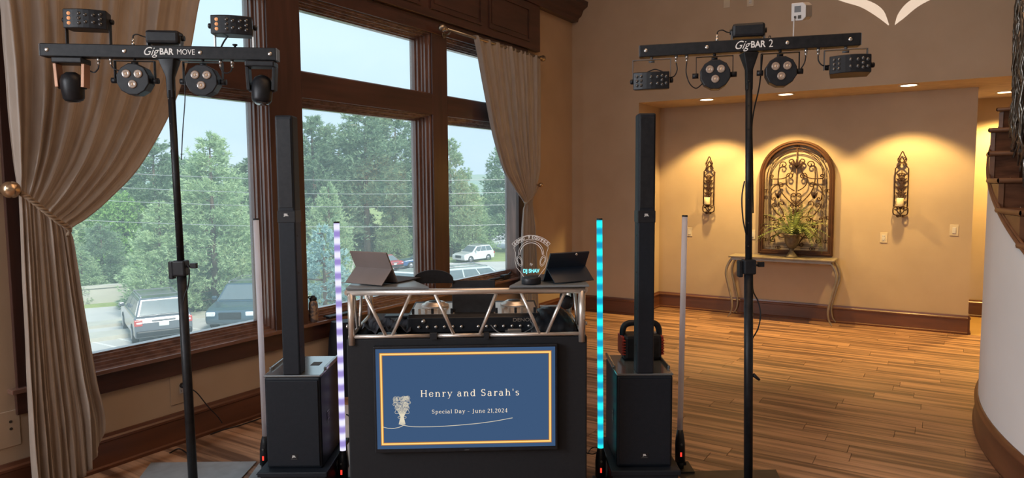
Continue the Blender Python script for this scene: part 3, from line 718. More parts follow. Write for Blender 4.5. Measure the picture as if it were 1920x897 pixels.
obj('bowl', MB().lathe([(0, .10), (.03, .105), (.055, .13), (.075, .17), (.085, .22), (.090, .27), (.100, .275), (.100, .29), (.088, .29), (.082, .26), (0, .25)], n=28), 'urn_bronze', u)
obj('foot', MB().lathe([(0, 0), (.075, 0), (.078, .012), (.062, .025), (.045, .045), (.026, .07), (.024, .09), (.036, .10), (0, .11)], n=28), 'urn_bronze', u)
fn = thing('potted_fern', 'green fern with arching fronds spilling from the urn', 'plant', (ux, uy, tz+.285))
rf = random.Random(11)
for k in range(84):
    az = rf.uniform(0, 2*PI); kind = rf.random(); L_ = rf.uniform(.28, .50); el = rf.uniform(.5, 1.45) if kind > .35 else rf.uniform(.2, .7)
    p_ = Vector((.02*math.cos(az), .02*math.sin(az), 0)); d_ = Vector((math.cos(az)*math.cos(el), math.sin(az)*math.cos(el)*.6, math.sin(el))); pts = [p_.copy()]; n = 9
    droop = rf.uniform(.10, .26) if kind < .75 else .05
    for i in range(n):
        p_ = p_+d_*(L_/n); d_ = (d_+Vector((0, 0, -droop*(1+i*.12)))).normalized(); pts.append(p_.copy())
    for q in pts: q.y = min(q.y, .085)
    m = MB()
    for i in range(1, n):
        tt = (pts[i+1]-pts[i-1]).normalized(); sd = tt.cross(Vector((0, 0, 1)));
        if sd.length < .1: sd = Vector((1, 0, 0))
        sd.normalize(); wl = (.030 if kind < .75 else .008)*math.sin(PI*(i+.6)/(n+.8))+.003
        for hh in (0, .5):
            c_ = pts[i].lerp(pts[i+1], hh)
            for s_ in (-1, 1):
                tip = c_+sd*s_*wl*1.3+tt*.014+Vector((0, 0, -.005)); m.add([c_-tt*.006, c_+tt*.007, tip], [(0, 1, 2)])
    m.tube([pts[0]]+pts[1:], [.0028]+[.0022-.0016*i/n for i in range(n)], 3)
    obj('frond', m, 'fern_green' if kind < .8 and rf.random() < .85 else 'fern_light', fn)

# ------------------------------------------------------------------ dj booth
D0 = 3.52
bc = at(876, 600, D0); BR = YAW+math.radians(2.0)
BM = Matrix.Translation((bc.x, bc.y, 0)) @ Matrix.Rotation(BR, 4, 'Z')
BW = 1.206; hb = BW/2
def bz(py, D=D0): return at(876, py, D).z
def bloc(px, py, d=0.):      # point at booth-local depth d (metres behind the front face), as local coords
    o_ = BM.inverted() @ Vector(EYEP); v = BM.to_3x3().inverted() @ Vector(ray(px, py)); k = (d-o_.y)/v.y; return o_+v*k
zt_, zc_ = bz(546), bz(634)      # centre of the top rail, top of the cloth
BD = .56
fac = thing('booth_facade', 'black cloth covered booth front with silver truss top', 'booth', (bc.x, bc.y, 0), BR)
sc_ = MB().box(-hb-.012, hb+.012, -.0, .02, 0, zc_).box(-hb-.012, -hb+.008, .02, BD, 0, zc_).box(hb-.008, hb+.012, .02, BD, 0, zc_)
obj('cloth_cover', sc_, 'scrim', fac, bev=.008)
def tubeobj(a, b, r, name='truss_tube', m='chrome', par=None): return obj(name, MB().cyl(a, b, r, 14), m, par or fac)
R1 = .0165
tubeobj((-hb, 0, zt_), (hb, 0, zt_), R1, 'top_rail')
obj('top_rail', MB().cyl((-hb, BD, zt_), (hb, BD, zt_), R1*.7, 12), 'black_metal', fac) if False else None
for s_ in (-1, 1):
    tubeobj((s_*hb, 0, zt_), (s_*hb, BD, zt_), R1, 'side_rail')
    tubeobj((s_*(hb-.016), .0, zc_-.03), (s_*(hb-.016), 0, zt_), R1, 'post'); tubeobj((s_*(hb-.006), .055, zc_-.03), (s_*(hb-.006), .055, zt_), R1, 'post')
    tubeobj((s_*(hb-.016), BD, zc_-.03), (s_*(hb-.016), BD, zt_), R1, 'post')
    tubeobj((s_*(hb-.01), 0, zc_+.012), (s_*(hb-.01), BD, zc_+.012), .010, 'lower_rail')
    for a, b in ((.10, .20), (.36, .24)): tubeobj((s_*(hb-.01), a, zt_), (s_*(hb-.01), b, zc_), .008, 'diagonal')
    obj('bolt', MB().cyl((s_*(hb+.006), .03, zc_+.06), (s_*(hb+.016), .03, zc_+.06), .010, 6), 'silver_metal', fac)
zlo = zc_+.012
tubeobj((-hb, 0, zlo), (-.19, 0, zlo), .010, 'lower_rail'); tubeobj((-.155, 0, zlo), (.085, 0, zlo), .010, 'lower_rail'); tubeobj((.11, 0, zlo), (hb, 0, zlo), .010, 'lower_rail')
for a_, b_ in ((-.19, -.155), (.085, .11)): obj('strap', MB().box(a_, b_, -.014, .014, zc_-.005, zlo+.014), 'scrim', fac)
for a, b in ((684, 724), (770, 735), (815, 852), (931, 899), (977, 1012), (1059, 1025)):
    A_ = bloc(a, 552); B_ = bloc(b, 630); tubeobj((A_.x, 0, zt_-.01), (B_.x, 0, zlo), .0088, 'diagonal')
obj('table_deck', MB().box(-hb, hb, .01, BD+.25, zc_-.05, zc_-.02), 'scrim', fac)
# corner shelves on the rail
def shelf(x0, x1, x2, label):
    t = thing('corner_shelf', label, 'shelf', (0, 0, 0)); t.matrix_world = BM @ Matrix.Translation((x0, 0, zt_+R1))
    obj('shelf_board', MB().prism([(0, -.018), (x1-x0, -.018), (x2-x0, .30), (0, .42)], .001, .012, 'z'), 'shelf_grey', t, bev=.002); return t
shelf(-hb-.005, bloc(805, 540).x, -hb+.28, 'grey triangular shelf on the left end of the truss top')
shelf(hb+.02, bloc(955, 540).x, hb-.28, 'grey triangular shelf on the right end of the truss top')
ZS = zt_+R1+.013
def bthing(name, label, cat, x, y, z, rz=0., group=None):
    t = thing(name, label, cat, (0, 0, 0), 0, group); t.matrix_world = BM @ Matrix.Translation((x, y, z)) @ Matrix.Rotation(rz, 4, 'Z'); return t
# television
tv0 = bloc(704, 655, -.03); tv1 = bloc(1041, 838, -.03)
s0x, s1x = tv0.x, tv1.x; s1z, s0z = bloc(870, 652.5, -.03).z, bloc(870, 839, -.03).z
tv = bthing('television', 'wide screen on the booth front showing a navy wedding greeting', 'television', (s0x+s1x)/2, -.035, s0z)
hw, hh = (s1x-s0x)/2, s1z-s0z
obj('bezel', MB().box(-hw-.012, hw+.012, .0, .033, -.022, hh+.012), 'black_plastic', tv, bev=.004)
scr = obj('screen', MB().box(-hw, hw, -.0015, 0, 0, hh), 'screen_navy', tv)
def bord(i, w, m, y):
    a = hw-i; z0, z1 = i, hh-i; mb = MB().box(-a, a, y-.0005, y, z0, z0+w).box(-a, a, y-.0005, y, z1-w, z1).box(-a, -a+w, y-.0005, y, z0+w, z1-w).box(a-w, a, y-.0005, y, z0+w, z1-w)
    return obj('gold_border', mb, m, scr)
bord(.019, .015, 'screen_gold_dark', -.002); bord(.0225, .008, 'screen_gold', -.0026)
# serif lettering drawn as strokes
T, N_ = .088, .034
def V(x, y0, y1, w=T): return [([(x, y0), (x, y1)], w)]
def Hb(x0, x1, y, w=N_): return [([(x0, y), (x1, y)], w)]
def Ar(cx, cy, rx, ry, a0, a1, wa=N_, wb_=T, n=14):
    pts = arc(cx, cy, rx, ry, a0, a1, n); ws = [N_+(wb_-N_)*abs(math.cos(math.radians(a0+(a1-a0)*i/n))) for i in range(n+1)]; return [(pts, ws)]
def sf(x, y, a=.09): return Hb(x-a, x+a, y, .04)
G = {
 'H': (.78, V(.16, 0, .7)+V(.60, 0, .7)+Hb(.16, .60, .36)+sf(.16, .02)+sf(.16, .68)+sf(.60, .02)+sf(.60, .68)),
 'e': (.50, Ar(.25, .24, .18, .23, 15, 335)+Hb(.08, .43, .27)),
 'n': (.62, V(.15, 0, .47)+Ar(.31, .28, .15, .19, 180, 0)+V(.46, 0, .29)+sf(.15, .02)+sf(.46, .02)+Hb(.05, .15, .46)),
 'r': (.44, V(.15, 0, .47)+Ar(.30, .28, .13, .18, 170, 55)+sf(.15, .02, .1)+Hb(.05, .15, .46)+V(.37, .38, .45, .07)),
 'y': (.54, [([(.10, .47), (.28, .03)], .08), ([(.46, .47), (.28, .03), (.18, -.19), (.07, -.2)], .04)]+sf(.10, .46, .08)+sf(.45, .46, .08)),
 'a': (.53, V(.36, .06, .34)+Ar(.23, .33, .13, .14, 0, 160)+Ar(.22, .14, .14, .14, 60, 330)+Hb(.36, .46, .03, .05)),
 'd': (.60, V(.42, .0, .70)+Ar(.25, .24, .17, .23, 45, 315)+Hb(.31, .42, .69)+Hb(.42, .53, .02)),
 'S': (.58, Ar(.28, .52, .17, .16, 25, 250)+Ar(.28, .19, .18, .17, 75, -155)+[([(.22, .38), (.34, .33)], .09)]+V(.44, .54, .68, .035)+V(.11, .02, .17, .035)),
 'h': (.62, V(.15, 0, .70)+Ar(.31, .28, .15, .19, 180, 0)+V(.46, 0, .29)+sf(.15, .02)+sf(.46, .02)+Hb(.05, .15, .69)),
 's': (.45, Ar(.22, .35, .12, .11, 25, 250)+Ar(.22, .13, .13, .12, 75, -155)+[([(.17, .27), (.27, .22)], .07)]),
 "'": (.22, V(.11, .5, .70, .06)), ',': (.24, [([(.12, .06), (.07, -.10)], .07)]), '-': (.44, Hb(.06, .36, .25, .05)), ' ': (.26, []),
 'p': (.60, V(.15, -.2, .47)+Ar(.31, .24, .17, .23, 135, -135)+sf(.15, -.19)+Hb(.05, .15, .46)),
 'c': (.48, Ar(.26, .24, .18, .23, 50, 315)+V(.39, .33, .41, .06)),
 'i': (.30, V(.15, 0, .47)+sf(.15, .02)+V(.15, .58, .67, .09)+Hb(.05, .15, .46)), 'l': (.30, V(.15, 0, .70)+sf(.15, .02)+Hb(.05, .15, .69)),
 'u': (.62, V(.15, .17, .47)+Ar(.30, .18, .15, .17, 180, 360)+V(.46, 0, .47)+Hb(.05, .15, .46)+Hb(.36, .46, .46)+Hb(.46, .56, .02)),
 'D': (.74, V(.17, 0, .70)+Ar(.24, .35, .36, .33, 90, -90)+Hb(.08, .26, .02, .04)+Hb(.08, .26, .68, .04)),
 'J': (.44, V(.26, .0, .70)+Ar(.15, .0, .11, .15, 0, -130)+sf(.26, .68)),
 '2': (.52, Ar(.25, .50, .16, .18, 160, -25)+[([(.39, .43), (.08, .04)], .05)]+Hb(.06, .45, .03, .07)),
 '1': (.38, V(.20, 0, .70)+[([(.20, .69), (.07, .60)], .04)]+sf(.20, .02, .12)),
 '4': (.54, [([(.36, .70), (.05, .22)], .04)]+Hb(.05, .50, .20, .05)+V(.36, 0, .70)+sf(.36, .02)),
 '0': (.54, Ar(.26, .35, .18, .34, 0, 360)),
}
def serif(s, size, cx, z, parent, name, track=.04):
    tot = sum(G[c][0]+track for c in s)*size; x = cx-tot/2; m = MB()
    for c in s:
        for pts, w in G[c][1]:
            m.ribbon([(x+a*size, -.0032, z+b*size) for a, b in pts], [k*size for k in w] if isinstance(w, list) else w*size)
        x += (G[c][0]+track)*size
    return obj(name, m, 'screen_text', parent), tot
cx1 = bloc(882, 735, -.035).x-(s0x+s1x)/2; z1 = bloc(882, 743, -.035).z-s0z
def fitsize(s, w, track=.04): return w/sum(G[c][0]+track for c in s)
w1 = bloc(976, 735, -.035).x-bloc(788, 735, -.035).x; w2 = bloc(953, 770, -.035).x-bloc(810, 770, -.035).x
serif("Henry and Sarah's", fitsize("Henry and Sarah's", w1, .10), cx1, z1, scr, 'greeting_text', .10)
serif("Special Day - June 21,2024", fitsize("Special Day - June 21,2024", w2, .06), bloc(881, 770, -.035).x-(s0x+s1x)/2, bloc(881, 774.5, -.035).z-s0z, scr, 'date_text', .06)
def sl(px, py): q = bloc(px, py, -.037); return (q.x-(s0x+s1x)/2, -.003, q.z-s0z)
lm = MB(); LWd = .0028
lm.ribbon([sl(a, b) for a, b in [(717, 801), (727, 803.5), (738, 804), (748, 802), (757, 798)]], LWd)
q = smoothpath([Vector(sl(a, b)) for a, b in [(757, 798), (775, 800.5), (810, 800.5), (850, 798.5), (890, 795), (925, 790.5), (961, 784)]], 8); lm.ribbon([tuple(v) for v in q], LWd)
rb = random.Random(5)
bx, by = 754, 752
for k in range(15):
    cxp = bx+rb.uniform(-13, 13); cyp = by+rb.uniform(-7, 8)
    for rr_ in (4.2, 2.3): lm.ribbon([sl(cxp+rr_*math.cos(a)*(1+.12*math.sin(3*a)), cyp+rr_*.9*math.sin(a)) for a in [2*PI*i/16 for i in range(17)]], LWd*.55)
for k in range(13):
    x0 = bx+(k-6)*2.1; lm.ribbon([sl(x0, 760+abs(k-6)*.4), sl(bx+(k-6)*.45, 782), sl(bx+(k-6)*1.0, 798-abs(k-6)*.3)], LWd*.75)
for s_ in (-1, 1):
    for cyp in (764, 772):
        lm.ribbon([sl(bx+s_*(8+5*math.cos(a)+2*math.sin(a)), cyp+4.5*math.sin(a)) for a in [2*PI*i/14 for i in range(15)]], LWd*.6)
    lm.ribbon([sl(bx+s_*(4+4*math.cos(a)), 783+2*math.sin(a)) for a in [2*PI*i/14 for i in range(15)]], LWd*.6)
obj('bouquet_drawing', lm, 'screen_line', scr)
obj('badge', MB().box(-.012, .012, -.002, 0, -.014, -.011), 'grey_plastic', tv)

# laptop tablets
def tablet(x, y, w, h, rz, lean, mback, label, kick):
    t = bthing('tablet_computer', label, 'tablet', x, y, ZS, rz); c, s_ = math.cos(lean), math.sin(lean)
    # screen leans away from the camera side: back face looks toward the camera
    def P(u, v, d): return (u, -v*s_*1.0*0+ -d*c + (h-v)*0 + 0, 0)
    M = Matrix.Rotation(-lean, 4, 'X')
    obj('screen_panel', MB().box(-w/2, w/2, -.005, .005, 0, h).xf(Matrix.Translation((0, 0, .006)) @ Matrix.Rotation(lean, 4, 'X')), mback, t, bev=.003)
    yk, zk = -math.sin(lean)*h*kick, math.cos(lean)*h*kick
    return t, yk, zk
def tab(x, y, w, h, rz, lean, mback, label):
    t = bthing('tablet_computer', label, 'tablet', x, y, ZS, rz)
    M = Matrix.Translation((0, 0, .008)) @ Matrix.Rotation(lean, 4, 'X')      # top leans toward -y (the camera)
    obj('screen_panel', MB().box(-w/2, w/2, -.005, .005, 0, h).xf(M), mback, t, bev=.003)
    hinge = M @ Vector((0, -.006, h*.50)); foot = Vector((0, hinge.y-.0-.055, .006)); L_ = (hinge-foot).length
    k = MB().add([(-w/2, hinge.y, hinge.z), (w/2, hinge.y, hinge.z), (w/2-.012, foot.y, foot.z), (-w/2+.012, foot.y, foot.z)], [(0, 1, 2, 3)])
    obj('kickstand', k, mback, t, solid=.004)
    obj('keyboard', MB().box(-w/2-.005, w/2+.005, -.0, h*.95, .0, .006), 'keyboard', t, bev=.002)
    return t
# left: warm grey, screen tilts back toward us
A_ = bloc(710, 535, .10)
tl_ = bthing('tablet_computer', 'warm grey tablet computer on a kickstand on the left shelf', 'tablet', bloc(712, 535, .14).x, .14, ZS, math.radians(-8))
def slab(name, P4, th, m, par, bev=.0):
    # quad with thickness; P4 in local coords, top-left, top-right, bottom-right, bottom-left
    return obj(name, MB().add(P4, [(0, 1, 2, 3)]), m, par, solid=th)
def shape_tablet(t, w, h, xs, m, bright, kx):
    """xs shears nothing: panel top leans toward the viewer's left/right through rz only"""
    lean = math.radians(28); top = (-math.sin(lean)*h, math.cos(lean)*h)
    yb = .02
    slab('screen_panel', [(-w/2, yb+top[0], top[1]+.008), (w/2, yb+top[0], top[1]+.008), (w/2, yb, .008), (-w/2, yb, .008)], .009, m, t)
    hy, hz = yb+top[0]*.45-.004, top[1]*.45+.008
    slab('kickstand', [(-w/2, hy, hz), (w/2, hy, hz), (w/2, hy-.085, .006), (-w/2, hy-.085, .006)], .004, m, t)
    obj('keyboard', MB().box(-w/2, w/2, yb, yb+.21, .001, .007), 'keyboard', t, bev=.002)
tl_.matrix_world = BM @ Matrix.Translation((bloc(707, 535, .16).x, .15, ZS)) @ Matrix.Rotation(math.radians(-30), 4, 'Z')
shape_tablet(tl_, .24, .18, 0, 'tablet_grey', 0, 0)
tr_ = bthing('tablet_computer', 'dark blue tablet computer on a kickstand on the right shelf', 'tablet', bloc(1058, 527, .16).x, .15, ZS, math.radians(24))
shape_tablet(tr_, .235, .165, 0, 'tablet_blue', 0, 0)
obj('camera_lens', MB().cyl((.03, -.071, .146), (.03, -.077, .143), .006, 10), 'silver_metal', tr_)
hp = bthing('mouse_mat', 'black curved pad leaning behind the left shelf', 'mat', bloc(792, 533, .30).x, .30, ZS-.04)
pad = [(-.06, .0)]+[(-.05+.11*(1-math.cos(a)), .055*math.sin(a)) for a in [PI*i/14 for i in range(15)]]+[(.17, -.02), (-.05, -.02)]
obj('pad', MB().prism([(a, b+.03) for a, b in pad], 0, .012, 'y'), 'black_plastic', hp, bev=.003)

# acrylic request sign
sg = bthing('request_sign', 'clear acrylic song request sign on a round black base', 'sign', bloc(996, 530, .04).x, .04, ZS)
obj('base', MB().lathe([(0, 0), (.048, 0), (.050, .004), (.050, .030), (.046, .036), (0, .036)], n=32), 'black_plastic', sg)
pxm = D0/FPX
outl = [(-14, 36), (14, 36), (17, 30)]
prof_ = [(-.036, .034), (.036, .034), (.055, .060), (.075, .085), (.083, .12), (.080, .16), (.088, .185), (.084, .205), (.060, .228), (.03, .245), (0, .250), (-.03, .245), (-.060, .228), (-.084, .205), (-.088, .185), (-.080, .16), (-.083, .12), (-.075, .085), (-.055, .060)]
ac = obj('acrylic_panel', MB().prism(prof_, -.002, .002, 'y'), 'acrylic', sg)
em = MB(); em.ribbon([(a, -.0028, b) for a, b in prof_+[prof_[0]]], .0022)
# headphones drawing
em.ribbon([(.058*math.cos(a), -.0028, .150+.062*math.sin(a)) for a in [PI*i/24 for i in range(25)]], .0035)
em.ribbon([(.066*math.cos(a), -.0028, .150+.072*math.sin(a)) for a in [PI*i/24 for i in range(25)]], .002)
for s_ in (-1, 1):
    for r_ in (1, .7): em.ribbon([(s_*.060+r_*.014*math.cos(a)+s_*.006*math.sin(a), -.0028, .118+r_*.027*math.sin(a)) for a in [2*PI*i/20 for i in range(21)]], .002)
obj('headphone_drawing', em, 'white_print', ac)
bn = MB(); R_ = .115; c0 = .118
for (ra_, rb_) in ((R_-.004, R_-.0025), (R_+.017, R_+.0185)):
    pts = [(r__*math.cos(a), -.0028, c0+r__*math.sin(a)) for r__ in [(ra_+rb_)/2] for a in [math.radians(42+96*i/20) for i in range(21)]]
    bn.ribbon(pts, .0022)
for a in (42, 138): bn.ribbon([((R_-.003)*math.cos(math.radians(a)), -.0028, c0+(R_-.003)*math.sin(math.radians(a))), ((R_+.018)*math.cos(math.radians(a)), -.0028, c0+(R_+.018)*math.sin(math.radians(a)))], .002)
obj('banner', bn, 'white_print', ac)
wd = 'SONG REQUEST'
for i, ch in enumerate(wd):
    if ch == ' ': continue
    a = math.radians(132-84*i/(len(wd)-1)); r__ = R_+.0065
    text('banner_letter', ch, .017, 'white_print', ac, (r__*math.cos(a), -.0028, c0+r__*math.sin(a)), 0, off=.0006, ry=-(a-PI/2)) if False else None
    c_ = text('banner_letter', ch, .0185, 'white_print', ac, (0, 0, 0), off=.0007)
    c_.matrix_basis = Matrix.Translation((r__*math.cos(a), -.0030, c0+r__*math.sin(a))) @ Matrix.Rotation(-(a-PI/2), 4, 'Y') @ Matrix.Rotation(PI/2, 4, 'X')
text('sign_text', 'By', .016, 'white_print', ac, (0, -.003, .101), shear=.2)
text('sign_text', 'DJ SHAV', .026, 'sign_cyan', ac, (0, -.003, .066), off=.0010, sx=.86)

# dj controller on the deck
zd = zc_-.02
dc = bthing('dj_controller', 'black dj controller with two silver jog wheels, rear side facing out', 'dj controller', bloc(890, 600, .28).x, .20, zd)
cw_ = .36
x0c, x1c = bloc(765, 600, .22).x-bloc(890, 600, .28).x, bloc(1012, 600, .22).x-bloc(890, 600, .28).x
obj('body', MB().prism([(0, .005), (0, .085), (.03, .098), (.42, .104), (.42, .01)], x0c, x1c, 'x'), 'black_plastic', dc, bev=.004)
def ctop(px, py):
    q = bloc(px, py, .3); return q.x-bloc(890, 600, .28).x
def topz(y): return .098+(y-.03)*.0154
for (c_x, nm) in ((ctop(812, 575), 'l'), (ctop(966, 573), 'r')):
    d = .24
    M = Matrix.Translation((c_x, d, topz(d))) @ Matrix.Rotation(.015, 4, 'X')
    jm = MB().lathe([(0, .034), (.045, .034), (.055, .030), (.060, .022), (.073, .020), (.078, .012), (.080, 0), (0, 0)], n=40).xf(M)
    j = obj('jog_wheel', jm, 'chrome', dc)
    obj('jog_display', MB().lathe([(0, .0355), (.034, .0355), (.036, .034), (0, .034)], n=28).xf(M), 'black_plastic', j)
    obj('jog_edge', MB().lathe([(.0735, .016), (.079, .014), (.079, .008), (.0735, .006)], n=40).xf(M), 'white_plastic', j)
    fp = obj('face_panel', MB().box(c_x-.12, c_x+.12, .035, .37, -.002, .002).xf(Matrix.Translation((0, 0, topz(0)-.002)) @ Matrix.Rotation(.0154, 4, 'X')), 'chrome', dc, bev=.001)
    for k in range(7):
        fx = c_x-.105+k*.035; m = MB().box(fx-.007, fx+.007, .045, .06, topz(.05), topz(.05)+.028)
        obj('fader_cap', m, 'silver_metal' if k % 3 else 'black_plastic', dc, bev=.002)
sc0 = ctop(888, 575)
obj('screen_hood', MB().prism([(.08, .09), (.13, .27), (.142, .268), (.15, .085)], ctop(848, 575), ctop(929, 575), 'x'), 'black_plastic', dc, bev=.004)
jk = MB()
for k in range(14):
    xx = x0c+.06+k*(x1c-x0c-.12)/13
    if abs(xx-sc0) > .02: jk.lathe([(0, 0), (.007, 0), (.009, .004), (.009, .008), (.005, .008)], (xx, -.008, .035), 12, 'y')
obj('rear_jack', jk, 'silver_metal', dc)
text('logo_text', 'DENON DJ', .026, 'silver_metal', dc, (ctop(987, 596)+.0, -.0015, .068), off=.0003, sx=1.25)
obj('round_port', MB().lathe([(0, 0), (.010, 0), (.012, .005), (.012, .01)], (x0c+.085, -.008, .066), 16, 'y'), 'silver_metal', dc)
# cables and odds on the deck
def cable(name, pts, r, m, label, cat='cable', grp=None, base=None):
    P_ = [Vector(p) for p in pts]; b0 = P_[0] if base is None else Vector(base)
    o = obj(name, MB().tube([v-b0 for v in smoothpath(P_, 10)], r, 6), m); o.location = b0; return tag(o, label, cat, grp)
def bw(x, y, z): return BM @ Vector((x, y, z))
cable('cable', [bw(-.50, .10, zd+.01), bw(-.42, .05, zd+.012), bw(-.35, .12, zd+.01), bw(-.25, .06, zd+.01)], .004, 'black_plastic', 'short black cable lying at the left end inside the booth')
cable('cable', [bw(-.24, .04, zd+.008), bw(-.20, .03, zd+.02), bw(-.10, .03, zd+.012), bw(-.02, .05, zd+.008), bw(.08, .04, zd+.02), bw(.15, .05, zd+.008)], .0035, 'white_plastic', 'white cable lying in front of the dj controller')
cable('cable', [bw(.12, .11, zd+.06), bw(.16, .07, zd+.03), bw(.24, .06, zd+.012), bw(.34, .08, zd+.05), bw(.33, .13, zd+.075)], .003, 'grey_plastic', 'thin grey cable looping at the right of the dj controller')
pwb = bthing('power_brick', 'small black power brick with a blue light inside the booth left', 'adapter', -.42, .09, zd)
obj('case', MB().box(-.05, .05, -.025, .025, 0, .03), 'black_plastic', pwb, bev=.006); obj('indicator', MB().box(-.018, -.010, -.0262, -.025, .010, .018), 'blue_led', pwb)
dg = bthing('usb_adapter', 'small silver adapter in front of the dj controller', 'adapter', .245, .09, zd+.02)
obj('shell', MB().box(-.035, .035, -.012, .012, 0, .022), 'silver_metal', dg, bev=.002); obj('plug_tip', MB().box(-.05, -.035, -.007, .007, .006, .016), 'grey_plastic', dg)
cl = bthing('dark_cloth', 'crumpled dark cloth on the deck at the left inside the booth', 'cloth', -.45, .30, zd)
P_ = [[(-.12+.26*i/14, -.12+.28*j/12, .03+.02*math.sin(i*1.3+j*.7)+.012*math.sin(i*2.9-j*1.9)) for i in range(15)] for j in range(13)]
obj('cloth_fold', MB().grid(P_), 'keyboard', cl, solid=.004)
hdp = bthing('phone', 'black phone lying on the crumpled cloth', 'phone', -.40, .36, zd+.065); obj('phone_body', MB().box(-.07, .07, -.035, .035, 0, .010), 'black_plastic', hdp, bev=.004)
bg_ = bthing('gear_bag', 'black gear bag lying at the right inside the booth', 'bag', .455, .30, zd)
P_ = [[(-.13+.26*i/16, -.20+.40*j/14, .005+.11*max(0, math.sin(PI*i/16)*math.sin(PI*j/14))**.4+.008*math.sin(i*1.7+j)) for i in range(17)] for j in range(15)]
obj('bag_body', MB().grid(P_), 'black_plastic', bg_, solid=.004); obj('white_tag', MB().box(-.06, .05, -.02, .01, .125, .128), 'white_plastic', bg_)
hph = bthing('headphones', 'black headphones hanging from the right end of the truss top', 'headphones', hb-.09, .045, zt_-.07)
obj('ear_cup', MB().lathe([(0, 0), (.030, 0), (.036, .01), (.036, .03), (.025, .035), (0, .035)], (0, -.02, 0), 24, 'y'), 'black_plastic', hph)
obj('headband', MB().tube([(.03*math.cos(a), 0, .02+.055*math.sin(a)) for a in [PI*i/12 for i in range(13)]], .006, 6), 'black_plastic', hph)

# ------------------------------------------------------------------ speakers
def speaker(pxc, pyb, D, pyt, ptop, side, label, clabel, grp):
    base = at(pxc, pyb, D); top = at(pxc, pyt, D).z; z0 = base.z; w = 104*D/FPX; dp = .41; h = top-z0
    pl_ = thing('equipment_case', 'black flared case on the floor under the %s speaker' % side, 'case', (base.x, base.y, 0), YAW)
    obj('case_body', MB().frustum(-w/2-.035, w/2+.035, -.05, dp+.05, 0, -w/2-.025, w/2+.025, -.035, dp+.03, z0-.012), 'speaker_black', pl_, bev=.006)
    obj('case_lid', MB().box(-w/2-.037, w/2+.037, -.052, dp+.052, z0-.03, z0-.001), 'speaker_black', pl_, bev=.005)
    t = thing('column_speaker', label, 'speaker', (base.x, base.y, z0), YAW)
    body = MB().prism([(-w/2, 0), (w/2, 0), (w/2+.004, dp), (-w/2-.004, dp)], 0, h-.012, 'z')
    sub = obj('subwoofer', body, 'speaker_black', t, bev=.012)
    tp = MB().prism([(-w/2-.003, -.004), (w/2+.003, -.004), (w/2+.006, dp+.004), (-w/2-.006, dp+.004)], h-.012, h, 'z')
    obj('top_panel', tp, 'speaker_top_sheen', t, bev=.005)
    for s_ in (-1, 1): obj('top_rim', MB().box(s_*(w/2-.0)-.008, s_*(w/2)+.008, .10, dp, h-.005, h+.016), 'speaker_top_sheen', t, bev=.006)
    obj('handle_recess', MB().box(w/2-.11, w/2-.06, .20, .27, h+.0002, h+.002), 'outlet_slot', t, bev=.001)
    gr = obj('front_grille', MB().box(-w/2+.012, w/2-.012, -.007, -.001, .015, h-.03), 'speaker_black', t, bev=.004)
    bd = obj('badge', MB().box(-.020, .020, -.0085, -.007, .050, .082), 'black_plastic', gr); text('badge_text', 'JBL', .014, 'white_print', bd, (0, -.009, .070), off=.0004)
    obj('badge_line', MB().box(-.016, .016, -.009, -.0085, .055, .0565), 'grey_plastic', bd)
    sgn = 1 if side == 'left' else -1
    tx = text('side_text', 'JBL', .055, 'grey_plastic', sub, (sgn*(w/2+.0035), .13, h*.48), off=.001); tx.rotation_euler = (PI/2, -PI/2*0, sgn*PI/2); tx.rotation_euler = (Matrix.Rotation(sgn*PI/2, 4, 'Z') @ Matrix.Rotation(PI/2, 4, 'X') @ Matrix.Rotation(-PI/2*sgn, 4, 'Z')).to_euler()
    # column: two stacked segments, square spigot
    cwid = .092; yc = .045; zt = at(ptop[0], ptop[1], D+.05).z-z0; cx_ = 0.; zm = at(ptop[0], 405, D+.05).z-z0
    cc = obj('spacer_column', MB().box(-cwid/2, cwid/2, yc-.05, yc+.05, h-.001, zm-.02), 'speaker_black', t, bev=.008)
    for k in range(4): obj('screw', MB().cyl((-sgn*(-cwid/2-.001), yc-.02, h+.15+k*.2), (-sgn*(-cwid/2-.003), yc-.02, h+.15+k*.2), .005, 8), 'outlet_slot', cc)
    c2 = obj('array_column', MB().box(-cwid/2, cwid/2, yc-.05, yc+.05, zm-.02, zt), 'speaker_black', t, bev=.010)
    obj('joint_collar', MB().box(-cwid/2-.002, cwid/2+.002, yc-.052, yc+.052, zm-.03, zm+.035), 'black_plastic', c2, bev=.004)
    text('column_text', 'JBL', .018, 'white_print', c2, (0, yc-.0535, zm+.012), off=.0004)
    obj('array_grille', MB().box(-cwid/2+.010, cwid/2-.010, yc-.053, yc-.05, zm+.05, zt-.02), 'black_plastic', c2, bev=.002)
    return t, h, z0, w
sp1 = speaker(553, 879, 3.75, 700, (548, 223), 'left', 'tall black column speaker on a subwoofer in front of the left window', '', None)
sp2 = speaker(1208, 876, 3.78, 697, (1212, 219), 'right', 'tall black column speaker on a subwoofer left of the alcove', '', None)
